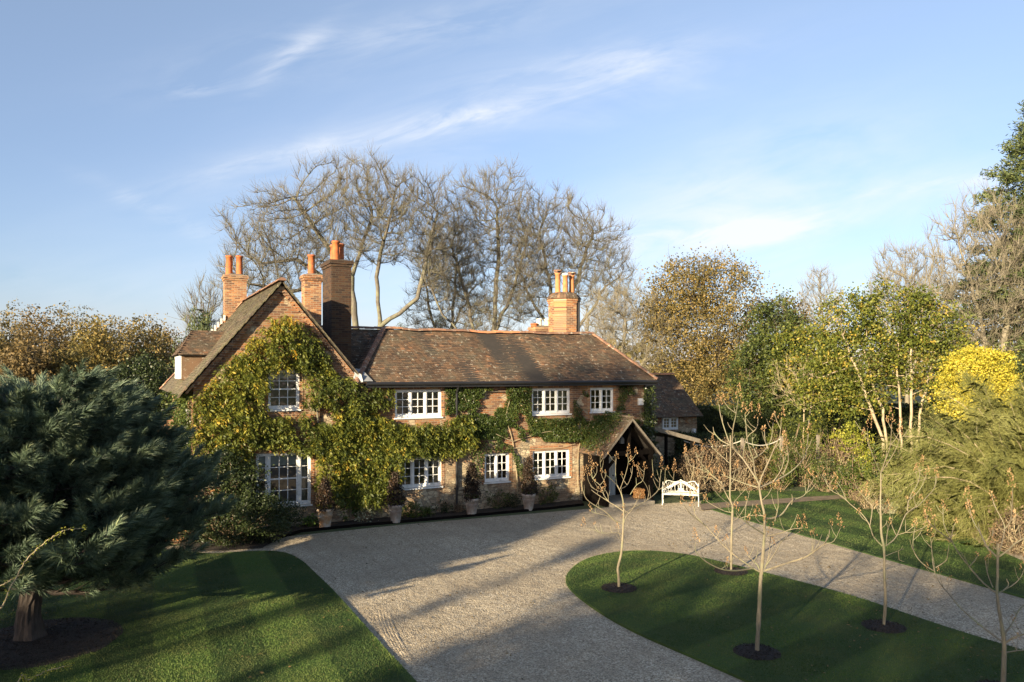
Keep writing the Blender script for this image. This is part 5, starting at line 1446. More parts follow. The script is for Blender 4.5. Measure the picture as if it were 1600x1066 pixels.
# ------------------------------------------------------------------ the big long-needled pine on the left lawn
pb_ = G(48, 1003); PXc, PYc = pb_[0], pb_[1]
pine = empty('pine_tree', (PXc, PYc, .05), 0, 'wide blue-green long-needled pine sweeping low over the left lawn', 'tree')
st = np.random.default_rng(81)
A = []; B = []; ra = []; rb = []
tr_pts = [np.array([0, 0, -.1]), np.array([-.05, 0, .5]), np.array([.05, .05, 1.5]), np.array([.15, .1, 3.0]), np.array([.3, .1, 4.2])]
rr = [.27, .215, .185, .13, .04]
for i in range(4): A.append(tr_pts[i]); B.append(tr_pts[i + 1]); ra.append(rr[i]); rb.append(rr[i + 1])
# fluted, buttressed trunk
vs = []; fs = []; NR, NS = 26, 28
for i in range(NR):
    z = -.1 + 3.3 * i / (NR - 1); q = np.array([np.interp(z, [-.1, .5, 1.5, 3.2], [0, -.05, .05, .15]), np.interp(z, [-.1, 1.5, 3.2], [0, .05, .1])]); r0_ = np.interp(z, [-.1, .12, .5, 1.5, 3.2], [.33, .245, .20, .17, .11])
    for k in range(NS):
        a = 2 * math.pi * k / NS; r_ = r0_ * (1 + .10 * math.sin(a * 5 + 1.2 * z) * max(.25, 1 - z) + .05 * math.sin(a * 13 + z * 7) + .035 * st.normal())
        vs.append((q[0] + r_ * math.cos(a), q[1] + r_ * math.sin(a), z))
for i in range(NR - 1):
    for k in range(NS): fs.append((i * NS + k, i * NS + (k + 1) % NS, (i + 1) * NS + (k + 1) % NS, (i + 1) * NS + k))
obj_from('trunk', vs, fs, MATS['bark_pine'], pine)
A = []; B = []; ra = []; rb = []
# outline radius by height and direction (wider to the house side)
def prad(z, a):
    t = np.clip((z - .9) / 4.35, 0, 1)
    base = (3.25 + .45 * max(0, -math.sin(a))) * (1 - t ** 1.35) ** .80 * (1 if z > 1.5 else .86)
    return base * (1 + .10 * math.sin(a * 3 + z * 2) + .08 * math.sin(a * 5 - z * 3.1))
sh_p = []; sh_d = []; sh_l = []
nbr = 175
for i in range(nbr):
    t = (i + .5) / nbr; z0 = 1.0 + 3.1 * t; a = i * 2.399 + st.normal() * .2
    ztip = z0 + .9 * (1 - .3 * t) * (.4 + st.random())
    fr_near = max(0, -math.sin(a))          # the side towards the lawn has lost its lowest boughs
    if z0 < 1.6 and fr_near > .35: z0 += .40 * fr_near; ztip += .1 * fr_near
    L = prad(min(ztip, 5.1), a) * (.72 + .32 * st.random())
    d = np.array([math.cos(a), math.sin(a), 0]); p = np.array([.2 * t, .1, z0]); n = 7
    pts = [p + d * (L * k / n) + np.array([0, 0, (ztip - z0) * (k / n) ** 1.8 - .25 * math.sin(math.pi * k / n) * (1 - t)]) + st.normal(size=3) * .03 for k in range(n + 1)]
    for k in range(n):
        A.append(pts[k]); B.append(pts[k + 1]); ra.append(.05 * (1 - k / n) * (1 - .5 * t) + .009); rb.append(.05 * (1 - (k + 1) / n) * (1 - .5 * t) + .008)
    side = np.array([-d[1], d[0], 0])
    for k in range(1, n + 1):
        for s in (-1, 1, -1, 1) if k > 2 else (-1, 1, 1):
            if k == n and s == 1: pass
            q = pts[k]; sl_ = (.35 + .5 * st.random()) * (1.15 - .3 * k / n)
            dd = unit(d * (.8 + .3 * st.random()) + side * s * (.35 + .8 * st.random()) + np.array([0, 0, .1 + .5 * st.random()]))
            e = q + dd * sl_; A.append(q); B.append(e); ra.append(.012); rb.append(.008)
            sh_p.append(e); sh_d.append(unit(dd + np.array([0, 0, .35 + .3 * st.random()]))); sh_l.append(.32 + .20 * st.random())
            if k > 3 and st.random() < .6: sh_p.append(q + dd * sl_ * .5); sh_d.append(unit(dd + rand_dirs(1)[0] * .6 + np.array([0, 0, .5]))); sh_l.append(.22 + .12 * st.random())
# leading shoots near the top
for i in range(60):
    a = st.random() * 6.28; r = 1.3 * math.sqrt(st.random()); sh_p.append(np.array([.3 + r * math.cos(a), .1 + r * math.sin(a), 4.2 - .5 * r + .25 * st.random()])); sh_d.append(unit(np.array([math.cos(a) * .4, math.sin(a) * .4, 1]))); sh_l.append(.34)
segments_obj('branches', *map(np.array, (A, B, ra, rb)), 6, MATS['bark_pine'], pine)
sh_p = np.array(sh_p); sh_d = np.array(sh_d); sh_l = np.array(sh_l)
ns = len(sh_p); K = 150
idx = np.repeat(np.arange(ns), K); u = rng.random(ns * K)
base = sh_p[idx] + sh_d[idx] * (sh_l[idx] * (u - .35))[:, None]
perp = unit(np.cross(sh_d[idx], rand_dirs(len(idx))))
ang = (.22 + .62 * (1 - u)) * (.7 + .6 * rng.random(len(u)))
nd = unit(sh_d[idx] * np.cos(ang)[:, None] + perp * np.sin(ang)[:, None])
nl = (.17 + .08 * rng.random(len(u)))
mid = base + nd * (nl * .5)[:, None]
nd2 = unit(nd + np.array([0, 0, -.35])); tipp = mid + nd2 * (nl * .55)[:, None]
wd_ = unit(np.cross(nd, rand_dirs(len(u)))) * .0040
v = np.stack([base - wd_, base + wd_, mid + wd_ * .9, tipp, mid - wd_ * .9], 1).reshape(-1, 3)
b0 = np.arange(len(u)) * 5
fq = np.stack([b0, b0 + 1, b0 + 2, b0 + 3, b0 + 4], 1)
obj_from('needles', v, fq.astype(np.int32), MATS['needle_pine'], pine, attrs={'tone': np.repeat(np.random.default_rng(5).random(ns)[idx] * .7 + .3 * u, 5)})
mo = mulch_ring(G(62, 1003, .06), 1.42, 9, 'wide dark mulch bed round the foot of the pine', zc=.062, chips=2600)

# thin arching rose stems in the near left corner
def arch(lab, pts, seed, leafy_=120):
    st = np.random.default_rng(seed)
    root = empty('arching_stem', (pts[0][0], pts[0][1], 0), 0, lab, 'shrub'); off = np.array([pts[0][0], pts[0][1], 0])
    q = smooth_line([np.array(p) - off for p in pts], 8); q = [p + st.normal(size=3) * .006 for p in q]; n = len(q)
    rr = np.linspace(.011, .003, n)
    segments_obj('stem', np.array(q[:-1]), np.array(q[1:]), rr[:-1], rr[1:], 6, MATS['twig_tan'], root)
    i = st.integers(n // 3, n, leafy_); c = np.array(q)[i] + st.normal(size=(leafy_, 3)) * .018
    L_, Wv = leaf_axes(leafy_, .022, .6, 0); leaves_obj('foliage', c, L_, Wv, MATS['leaf_lime'], root)
a0 = P(-40, 1150, 8); a0 = np.array([a0[0], 8.0, 0])
arch('long thin arching stem with tiny yellow leaves, in front of the pine trunk', [a0, P(-10, 1000, 8.0), P(8, 940, 8.0), P(38, 880, 8.1), P(68, 850, 8.2), P(100, 830, 8.3), P(132, 826, 8.5)], 91, 160)
arch('second thin pale stem crossing the first in front of the pine', [np.array([-5.9, 8.2, 0]), P(-30, 935, 8.2), P(0, 916, 8.2), P(20, 905, 8.2), P(38, 898, 8.2)], 92, 40)
arch('short leafy stem tip low in the left corner', [np.array([-5.6, 7.6, 0]), P(20, 1085, 7.6), P(45, 1062, 7.6), P(75, 1048, 7.6), P(113, 1040, 7.6)], 93, 260)

# ------------------------------------------------------------------ climbers on the front of the house (house frame)
def in_poly(x, y, poly):
    c = np.zeros(len(x), bool); n = len(poly)
    for i in range(n):
        x0, y0 = poly[i]; x1, y1 = poly[(i + 1) % n]
        with np.errstate(divide='ignore', invalid='ignore'):
            m = ((y0 <= y) != (y1 <= y)) & (x < (x1 - x0) * (y - y0) / (y1 - y0 + 1e-12) + x0)
        c ^= m
    return c
def wall_poly(pp, t=0.0): return [wa(x, y, t) for x, y in pp]
def noise2(x, y, seed=0):
    v = 0
    r_ = np.random.default_rng(seed)
    for k in range(7):
        a = r_.random() * 6.28; f = 1.2 * 1.5 ** k; ph = r_.random() * 6.28
        v = v + np.sin((x * math.cos(a) + y * math.sin(a)) * f + ph) / (1.25 ** k)
    return v / 3.2
def keep_windows(a, z, m=.06):
    k = np.ones(len(a), bool)
    for w in WIN: k &= ~((a > w['a0'] - m) & (a < w['a1'] + m) & (z > w['z0'] - .12) & (z < w['z1'] + m * .3))
    return k
def sample_wall(polys, seed):
    r_ = np.random.default_rng(seed); A_, Z_ = [], []
    for pp, dens, thr in polys:
        wp = wall_poly(pp); xs = [p[0] for p in wp]; zs = [p[1] for p in wp]
        n = int((max(xs) - min(xs)) * (max(zs) - min(zs)) * dens)
        a = r_.uniform(min(xs), max(xs), n); z = r_.uniform(min(zs), max(zs), n)
        m = in_poly(a, z, wp) & (noise2(a * 1.3, z * 1.3, seed + 3) > thr) & keep_windows(a, z)
        A_.append(a[m]); Z_.append(z[m])
    return np.concatenate(A_), np.concatenate(Z_)
def climber(name, lab, polys, mat, seed, depth, leaflen, aspect, pinn, droop=.8, cat='climber', spread=1.0, stems=None, bark='bark_grey', t0=.0, minz=.15):
    root = set_house(empty(name, HLOC, HROT, lab, cat)); st = np.random.default_rng(seed)
    a, z = sample_wall(polys, seed); n = len(a); z = np.maximum(z, minz)
    mound = np.clip(.5 + .6 * noise2(a * 1.9, z * 1.9, seed + 9), .05, 1.2)
    dp_ = -(t0 + .04 + depth * mound * st.random(n) ** .5)
    c0 = np.stack([a, dp_, z], 1)
    if pinn:
        # pinnate leaves: paired leaflets along a drooping midrib
        ax = unit(np.stack([st.normal(size=n) * .6 * spread, -.5 - .6 * st.random(n), -.55 - droop * st.random(n)], 1))
        sd = unit(np.cross(ax, np.stack([st.normal(size=n) * .4, -np.ones(n), st.normal(size=n) * .4 + .5], 1)))
        ml = .20 + .14 * st.random(n); K = pinn; cs, Ls, Ws = [], [], []
        for k in range(K):
            t = (k // 2 + 1) / (K // 2 + 1); s = 1 if k % 2 else -1
            if k == K - 1: s = 0; t = 1.0
            drp = np.array([0, 0, -.45])
            ld = unit(ax * (.55 if s else 1) + sd * s * .9 + drp * (.5 + .4 * st.random(n))[:, None])
            ll = leaflen * (.55 + .8 * st.random(n)) * (.75 + .5 * math.sin(math.pi * t))
            cs.append(c0 + ax * (ml * t)[:, None] + ld * (ll * .55)[:, None] + np.array([0, 0, -.05]) * t * t); Ls.append(ld * (ll / 2)[:, None]); Ws.append(unit(np.cross(ld, sd + st.normal(size=(n, 3)) * .5)) * (ll * aspect / 2)[:, None])
        c = np.concatenate(cs); L_ = np.concatenate(Ls); Wv = np.concatenate(Ws)
        tone = np.tile(np.clip(.38 + .28 * noise2(a * .9, z * .9, seed + 21) + .22 * st.normal(size=n) + .14 * (a < -9.5) - .05, 0, 1), K)
    else:
        c = c0; L_, Wv = leaf_axes(n, leaflen, aspect, .3, np.tile([0, -1.0, 0], (n, 1)), .9)
        tone = np.clip(.45 + .3 * noise2(a * 1.2, z * 1.2, seed + 21) + .2 * st.normal(size=n), 0, 1)
    c[:, 1] = np.minimum(c[:, 1], -.02)
    leaves_obj('foliage', c, L_, Wv, MATS[mat], root, tone)
    if stems:
        A, B, ra, rb = [], [], [], []
        for pl, r0 in stems:
            q = [np.array([*((lambda w_: (w_[0], -.05 - .05 * st.random(), max(w_[1], 0)))(wa(x, y)))]) for x, y in pl]
            q = smooth_line(q, 5); m = len(q)
            for i in range(m - 1):
                j = st.normal(size=3) * .012
                A.append(q[i]); B.append(q[i + 1]); ra.append(r0 * (1 - .6 * i / m)); rb.append(r0 * (1 - .6 * (i + 1) / m))
        segments_obj('stems', *map(np.array, (A, B, ra, rb)), 6, MATS[bark], root)
    return root
wist = [
    ([(412, 500), (440, 488), (475, 505), (500, 540), (516, 560), (532, 590), (470, 600), (466, 575), (420, 575), (372, 590), (362, 560), (385, 530)], 150, -.55),
    ([(372, 545), (415, 570), (420, 640), (470, 645), (480, 600), (540, 585), (560, 598), (560, 640), (612, 652), (640, 672), (600, 700), (500, 705), (400, 695), (395, 700), (400, 730), (330, 745), (306, 720), (298, 680), (303, 620), (318, 600), (345, 570)], 165, -.55),
    ([(470, 640), (560, 620), (600, 650), (616, 660), (690, 662), (690, 702), (628, 706), (616, 740), (604, 775), (575, 790), (540, 782), (495, 770), (490, 705)], 170, -.6),
    ([(570, 600), (612, 602), (612, 655), (560, 650), (556, 600)], 110, .0),
    ([(600, 655), (690, 655), (722, 640), (734, 652), (736, 690), (716, 706), (640, 706), (600, 712)], 190, -.7),
    ([(400, 770), (300, 745), (300, 850), (420, 850)], 20, .2),
    ([(585, 740), (625, 735), (618, 790), (596, 812), (580, 800)], 120, -.2)]
climber('wisteria', 'yellowing wisteria covering the gabled wing and running along the front', wist, 'leaf_wisteria', 101, .55, .105, .38, 11,
        stems=[([(560, 830), (562, 790), (545, 760), (520, 720), (500, 690), (470, 690), (400, 690), (330, 690)], .06), ([(560, 790), (580, 740), (590, 700), (640, 690), (700, 675), (740, 655), (790, 660)], .05), ([(500, 700), (495, 640), (500, 600), (480, 560), (440, 540)], .04), ([(470, 690), (390, 660), (360, 620), (350, 590)], .035), ([(700, 675), (735, 640), (745, 615), (800, 612)], .03)])
clim = [
    ([(640, 600), (760, 596), (826, 598), (826, 606), (690, 607), (640, 606)], 750, -.1),
    ([(694, 606), (828, 606), (828, 655), (900, 652), (905, 690), (800, 690), (740, 684), (728, 640), (694, 650)], 2600, -.28),
    ([(715, 650), (800, 640), (860, 655), (860, 680), (720, 690)], 2200, -.55),
    ([(780, 675), (840, 690), (834, 760), (815, 760), (800, 720), (770, 705)], 1600, -.25),
    ([(735, 690), (780, 690), (756, 715), (754, 750), (735, 745)], 900, .0),
    ([(900, 600), (922, 600), (920, 650), (960, 650), (966, 600), (1002, 600), (1004, 650), (960, 690), (900, 690), (890, 655)], 1300, -.08),
    ([(905, 650), (985, 645), (1000, 660), (960, 700), (905, 700)], 1800, -.3),
    ([(620, 700), (760, 700), (760, 712), (620, 714)], 300, .2)]
climber('climbing_rose', 'loose green climbing rose on the middle and right of the front wall', clim, 'leaf_climber', 102, .22, .07, .55, 0, bark='twig_tan',
        stems=[([(808, 790), (806, 740), (800, 690), (790, 650), (800, 610)], .022), ([(800, 690), (760, 670), (735, 640), (720, 612)], .014), ([(800, 690), (850, 675), (900, 670), (950, 650)], .014), ([(735, 640), (715, 630), (700, 618), (716, 606)], .012), ([(715, 640), (730, 650), (742, 630), (725, 622)], .01), ([(800, 700), (870, 700), (905, 690)], .012), ([(905, 790), (900, 740), (905, 690), (920, 660), (930, 620)], .016)])
# rose trailing over the porch roof
st = np.random.default_rng(103); n = 3000
u_ = st.random(n); w_ = st.random(n) ** .8
px_ = PX - hwid * (1 - w_) ; pz_ = pe + (pa_ - pe) * w_; py_ = -(PD + .1) * u_ * (.35 + .65 * st.random(n))
m_ = noise2(px_ * 2, py_ * 2, 4) > -.25
c = np.stack([px_, py_, pz_ + .06 + .18 * st.random(n)], 1)[m_]; L_, Wv = leaf_axes(len(c), .07, .55, .1, np.tile([-.5, -.2, .7], (len(c), 1)), .7)
po = leaves_obj('climbing_rose', c, L_, Wv, MATS['leaf_climber'], None, st.random(len(c))); set_house(po)
tag(po, 'green rose sprawling over the tiled slope of the porch', 'climber')
ivy = [([(1003, 598), (1014, 590), (1014, 780), (1000, 780), (985, 700), (1000, 660)], 1300, -.3)]
climber('ivy', 'dark ivy hanging down the right corner of the house', ivy, 'leaf_ivy', 104, .35, .08, .7, 0)
# ivy mass rounding the corner onto the right side wall
st = np.random.default_rng(105); n = 6500
cy = st.random(n) * 2.6; cz = st.random(n) * 4.6; c = np.stack([XR + .05 + .5 * st.random(n) * (1 - .12 * cz) + .12 * noise2(cy * 2, cz * 2, 8), cy - .3, cz], 1)
L_, Wv = leaf_axes(n, .09, .7, .3, np.tile([.8, -.5, 0], (n, 1)), .8); io = leaves_obj('ivy', c, L_, Wv, MATS['leaf_ivy'], None, st.random(n)); set_house(io)
tag(io, 'ivy covering the right side wall between the house and the lean-to', 'climber')
# climber on the left flank of the wing
n = 8000; cy = st.random(n) * 4.5 - .2; cz = .8 + st.random(n) * 3.7; c = np.stack([XL - .05 - .6 * st.random(n) * np.clip(.6 + noise2(cy * 1.6, cz * 1.6, 9), .1, 1.2), cy, cz], 1)
L_, Wv = leaf_axes(n, .10, .45, .5, np.tile([-.8, -.5, 0], (n, 1)), .8); io = leaves_obj('wall_shrub', c, L_, Wv, MATS['leaf_green'], None, st.random(n)); set_house(io)
tag(io, 'green wall shrub on the left flank of the gabled wing under the eaves', 'climber')

# ------------------------------------------------------------------ bed along the front
bp = [hw(-12.9, -.05), hw(-13.2, -2.2), G(350, 862), G(410, 858), G(440, 842), G(470, 832), G(560, 823), G(700, 811), G(860, 796), G(912, 790), hw(1.35, -.05)]
poly_sheet('flower_bed', [tuple(p) for p in bp], .045, MATS['soil'])
ed = MB()
ep = [G(440, 842), G(470, 832), G(560, 823), G(700, 811), G(860, 796), G(912, 790)]
for i in range(len(ep) - 1): ed.beam((ep[i][0], ep[i][1], .03), (ep[i + 1][0], ep[i + 1][1], .03), .05, .12)
tag(ed.build('bed_edging', MATS['black_timber']), 'low dark timber edging between the gravel and the flower bed', 'edging')

def HP(a, t, z=0.04): p = hw(a, t); return (p[0], p[1], z)
GB = 'low plants in the bed along the front wall'
bush('low_shrub', 'broad dark evergreen mound in front of the big ground-floor window', 'shrub', (*G(370, 848), .02), (1.9, 1.15), 1.45, 'leaf_dark', 26000, .065, seed=111, clump=.16)
bush('low_shrub', 'dark clipped evergreen rising against the wall left of the big window', 'shrub', HP(-11.9, -.75), (1.35, .75), 2.6, 'leaf_dark', 20000, .075, seed=112, clump=.18)
for i, (px, py, r, h, lf, sz, nn, lab) in enumerate([
    (463, 812, .42, .62, 'leaf_green', .11, 700, 'leafy hellebore clump under the right end of the big window'),
    (485, 822, .25, .30, 'leaf_fern', .12, 260, 'small fern at the foot of the rusty pot'),
    (545, 812, .48, .72, 'leaf_fern', .12, 700, 'bright leafy clump between the rusty pot and the second pot'),
    (572, 814, .34, .45, 'leaf_silver', .07, 420, 'grey-green feathery clump right of the rusty pot'),
    (522, 800, .28, .9, 'leaf_silver', .08, 320, 'upright grey-leaved plant behind the rusty pot'),
    (650, 806, .55, .48, 'leaf_green', .09, 900, 'spreading green clump right of the second pot'),
    (690, 800, .40, .40, 'leaf_dark', .08, 600, 'low dark clump at the foot of the downpipe'),
    (775, 793, .50, .66, 'leaf_holly', .07, 1000, 'bushy rosemary-like plant between the third and fourth pots'),
    (800, 792, .32, .45, 'leaf_dark', .07, 500, 'small dark clump left of the fourth pot'),
    (852, 786, .45, .62, 'leaf_green', .08, 800, 'rounded green clump right of the fourth pot'),
    (885, 780, .42, .42, 'leaf_holly', .08, 600, 'low green clump below the right ground-floor window'),
    (900, 778, .28, .55, 'leaf_dark', .08, 400, 'dark clump at the left post of the porch'),
    (437, 826, .45, .50, 'leaf_dark', .09, 700, 'dark trailing plant under the left end of the big window'),
    (718, 800, .22, .35, 'leaf_brown', .07, 260, 'withered brown plant left of the third pot')]):
    bush('bed_plant', lab, 'plant', (*G(px, py, .04), .03), r, h, lf, nn, sz, seed=120 + i, group=GB, clump=.12, aspect=.45, up=.3)

# ------------------------------------------------------------------ pots with dark topiary
def potted(label, px, py, mat, seed, hh=1.05, yellow=False, k=1.0):
    b = G(px, py, .05); st = np.random.default_rng(seed)
    root = empty('potted_shrub', (b[0], b[1], .02), 0, label, 'potted plant', 'tall pots with dark shrubs along the front wall')
    p = MB(); s = .62 * k
    p.lathe([(0, 0), (.155 * k, 0), (.165 * k, .02), (.235 * k, s * .86), (.262 * k, s * .87), (.268 * k, s), (.235 * k, s), (.225 * k, s - .06), (0, s - .06)], n=28)
    for q in range(8):   # swags pressed into the clay
        a = q * math.pi / 4; 
        for j in range(5):
            t = (j + .5) / 5; an_ = a + t * math.pi / 4; z = s * .72 - .06 * math.sin(math.pi * t); r = .165 * k + (.07 * k) * z / (s * .86) + .006
            p.box(-.018, .018, -.008, .008, -.012, .012, Matrix.Translation((r * math.cos(an_), r * math.sin(an_), z)) @ Matrix.Rotation(an_ + math.pi / 2, 4, 'Z'))
    p.build('pot', MATS[mat], root, True)
    so = MB(); so.lathe([(.225 * k, s - .055), (0, s - .05)], n=20); so.build('soil', MATS['soil'], root)
    # clipped column: full at the base, ragged whippy top
    n = 260; u = st.random(n) ** 1.15; rad = (.30 * (1 - u) ** .7 + .05) * k
    a = st.random(n) * 6.28; cen = np.stack([np.cos(a) * rad * st.random(n) ** .4, np.sin(a) * rad * st.random(n) ** .4, s + u * hh], 1)
    pos, idx, od = clump_cloud(cen, .055, 9, 1.4); L_, Wv = leaf_axes(len(pos), .075, .5, -.3, od, .5)
    leaves_obj('foliage', pos, L_, Wv, MATS['leaf_purple'], root, st.random(n)[idx])
    A, B = [], []
    for j in range(9):
        e = np.array([st.normal() * .12, st.normal() * .12, s + hh * (.8 + .4 * st.random())]); A.append(np.array([0, 0, s - .08])); B.append(e)
    segments_obj('stems', np.array(A), np.array(B), np.full(9, .013), np.full(9, .006), 5, MATS['bark_dark'], root)
    m = 160; a = st.random(m) * 6.28; c = np.stack([np.cos(a) * .22 * k, np.sin(a) * .22 * k, s + .02 + .12 * st.random(m)], 1) + st.normal(size=(m, 3)) * .03
    L_, Wv = leaf_axes(m, .05, .7, 0); leaves_obj('underplanting', c, L_, Wv, MATS['leaf_lime' if yellow else 'leaf_green'], root)
    return root
potted('rust-stained clay pot with yellow flowers under its dark shrub, beside the big window', 508, 824, 'rusty_pot', 141, .95, True, 1.05)
potted('grey clay pot with a dark twiggy shrub below the left casement window', 618, 815, 'aged_pot', 142, 1.05, True)
potted('grey clay pot with a tall pointed purple shrub, right of the downpipe', 737, 804, 'aged_pot', 143, 1.25)
potted('grey clay pot with a dark bushy shrub between the two right ground-floor windows', 826, 796, 'aged_pot', 144, 1.35)

# ------------------------------------------------------------------ white cast-iron bench
bb_ = (G(1039, 785) + G(1088, 794)) / 2
bn = empty('garden_bench', (bb_[0] + .05, bb_[1] + .15, .02), -R(14), 'white cast-iron bench with a leaf-patterned back at the edge of the gravel', 'bench')
BL = 1.36
def arc_y(x): return .10 * (1 - (2 * x / BL) ** 2)       # back bows away from the sitter
s_ = MB()
for j in range(9):
    y0 = -.40 + j * .047
    pts = [(x, y0 + arc_y(x) * (.35 + .65 * j / 8), .43) for x in np.linspace(-BL / 2 + .03, BL / 2 - .03, 13)]
    for i in range(12): s_.beam(pts[i], pts[i + 1], .032, .014)
pts = [(x, -.42 + arc_y(x) * .35, .425) for x in np.linspace(-BL / 2, BL / 2, 13)]
for i in range(12): s_.beam(pts[i], pts[i + 1], .02, .05)
s_.build('seat', MATS['white_iron'], bn)
b = MB(); st = np.random.default_rng(151)
def topz(x): u = abs(2 * x / BL); return .86 + .03 * math.cos(u * 9) * (u > .12) + (.07 * max(0, 1 - u / .12)) - .14 * max(0, u - .8) / .2
rail = [(x, arc_y(x) + .02, topz(x)) for x in np.linspace(-BL / 2, BL / 2, 33)]
for i in range(32): b.beam(rail[i], rail[i + 1], .022, .03)
rail = [(x, arc_y(x) + .02, .47) for x in np.linspace(-BL / 2, BL / 2, 17)]
for i in range(16): b.beam(rail[i], rail[i + 1], .022, .03)
# interlaced leaf castings, mirror-symmetric
def leafcast(x, z, ang, L, w):
    if abs(x) > BL / 2: return
    c, s = math.cos(ang), math.sin(ang); y = arc_y(x) + .02; q = []
    for (u, v_) in ((-.5, 0), (-.2, .42), (.1, .5), (.5, 0), (.1, -.5), (-.2, -.42)):
        q.append((x + (u * L * c - v_ * w * s), z + (u * L * s + v_ * w * c)))
    vs = [(a, y - .012, d) for a, d in q] + [(a, y + .010, d) for a, d in q] + [(x, y - .022, z)]
    n = 6; b.add(vs, [(i, (i + 1) % n, 12) for i in range(n)] + [tuple(range(11, 5, -1))] + [(i, i + 6, (i + 1) % n + 6, (i + 1) % n) for i in range(n)])
for k in range(24):
    x = .05 + .60 * ((k * .618) % 1); z = .51 + .33 * ((k * .377 + .1) % 1); z = min(z, topz(x) - .03)
    ang = st.random() * 3.14; L = .11 + .05 * st.random(); w = .042 + .015 * st.random()
    leafcast(x, z, ang, L, w); leafcast(-x, z, math.pi - ang, L, w)
for z in (.55, .64, .73, .82): leafcast(0, z, math.pi / 2, .12, .08)
for k in range(9):
    x0 = .06 + k * .068
    for s in (-1, 1): b.beam((s * x0, arc_y(x0) + .02, .47), (s * (x0 + .08 * (-1) ** k), arc_y(x0) + .02, min(.83, topz(x0))), .011, .010)
b.build('backrest', MATS['white_iron'], bn)
for s in (-1, 1):
    l = MB(); x = s * BL / 2
    l.tube([(x, -.42, 0), (x, -.43, .2), (x, -.41, .43), (x, -.43, .62)], [.022, .015, .019, .017], 8); l.lathe([(.028, 0), (.028, .02), (.02, .03)], (x, -.42, 0), 8)
    l.build('leg', MATS['white_iron'], bn)
    l = MB(); l.tube([(x * .99, .06, 0), (x * .99, .03, .22), (x, .01, .45), (x, .02, .84)], [.022, .015, .019, .015], 8); l.build('leg', MATS['white_iron'], bn)
    l = MB(); l.tube([(x, -.43, .62), (x, -.38, .68), (x, -.2, .66), (x, .02, .72)], .019, 8); l.tube([(x, -.40, .45), (x, -.2, .60), (x, 0, .46)], .012, 6); l.tube([(x, -.36, .64), (x, -.24, .5), (x, -.1, .62)], .012, 6); l.tube([(x, -.41, .40), (x, 0, .42)], .014, 6); l.tube([(x, -.42, .18), (x, .04, .2)], .01, 6)
    l.build('armrest', MATS['white_iron'], bn)

# ------------------------------------------------------------------ rope-swag posts, hedges, mixed shrubs on the right
posts = []
for i, (px, top, Y, lab) in enumerate([(1160, 684, 35, 'left rope-swag post of pale timber, behind the brown shrubs'), (1221, 681, 35.6, 'middle rope-swag post of pale timber'), (1278, 679, 37, 'right pale post standing in front of the rounded yew')]):
    q = P(px, top, Y); b = MB(); b.box(-.06, .06, -.06, .06, 0, q[2] - .03); b.add([(-.062, -.062, q[2] - .032), (.062, -.062, q[2] - .032), (.062, .062, q[2] - .032), (-.062, .062, q[2] - .032), (0, 0, q[2])], [(0, 1, 4), (1, 2, 4), (2, 3, 4), (3, 0, 4)])
    o = b.build('rope_post', MATS['weathered_board']); o.location = (q[0], Y, 0); o.rotation_euler = (0, 0, .3); tag(o, lab, 'post', 'rope-swag posts in the rose bed'); posts.append(q)
for (a, b_, lab) in ((posts[0] + np.array([-2.6, .3, -.05]), posts[0], 'slack pale rope running left from the left post'), (posts[0], posts[1], 'slack pale rope hanging between the left and middle posts')):
    r_ = MB(); r_.tube([a + (b_ - a) * t + np.array([0, 0, -.12 - .28 * 4 * t * (1 - t)]) for t in np.linspace(0, 1, 14)], .022, 6); tag(r_.build('rope', MATS['rope']), lab, 'rope')

def hedge(lab, x0, x1, Y, w, h, leaf, seed, n, rx=0, name='hedge', sz=.06, lump=.06):
    """clipped hedge: leaf shell over a core block, slightly uneven"""
    root = empty(name, ((x0 + x1) / 2, Y, 0), rx, lab, 'hedge'); st = np.random.default_rng(seed); hw2 = (x1 - x0) / 2
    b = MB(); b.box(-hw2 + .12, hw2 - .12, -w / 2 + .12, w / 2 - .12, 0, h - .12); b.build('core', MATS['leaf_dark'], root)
    ar_ = np.array([2 * hw2 * w, 2 * hw2 * h, w * h, w * h]); pr_ = ar_ / ar_.sum(); f = st.choice(4, n, p=pr_); u = st.random(n); v_ = st.random(n)
    x = np.where(f == 2, -hw2, np.where(f == 3, hw2, (2 * u - 1) * hw2)); y = np.where(f == 0, (v_ - .5) * w, np.where(f == 1, -w / 2, (u - .5) * w)); z = np.where(f == 0, h, v_ * h)
    nn = np.stack([np.where(f == 2, -1, np.where(f == 3, 1, 0)), np.where(f == 1, -1, 0), np.where(f == 0, 1, 0)], 1).astype(float)
    off = lump * noise2(x * 2.1, z * 2.3 + y * 2, seed) + st.normal(size=n) * .035
    c = np.stack([x, y, z], 1) + nn * off[:, None]; L_, Wv = leaf_axes(n, sz, .5, 0, nn, .6)
    leaves_obj('foliage', c, L_, Wv, MATS[leaf], root, np.clip(.5 + .3 * noise2(x, z, seed) + .2 * st.normal(size=n), 0, 1))
    return root
hedge('long dark clipped yew hedge in shade behind the rope posts', 10.4, 18.5, 46, 1.6, 3.05, 'leaf_yew', 161, 15000, sz=.12)
hedge('dark hedge running on behind the laurel stems', 18.7, 34, 50, 2, 3.0, 'leaf_yew', 162, 14000, sz=.15)
bush('topiary', 'rounded golden-green clipped yew left of the right pale post', 'topiary', (*P(1235, 580, 41)[:2], 0), (1.25, 1.1), 2.75, 'leaf_yew_gold', 8000, .07, seed=163, lump=.04, shell=.93, clump=.1, z0=-1.2)
bush('topiary', 'larger rounded golden-green clipped yew behind the right pale post', 'topiary', (*P(1300, 580, 41)[:2], 0), (1.55, 1.3), 2.75, 'leaf_yew_gold', 10000, .07, seed=164, lump=.04, shell=.93, clump=.1, z0=-1.2)
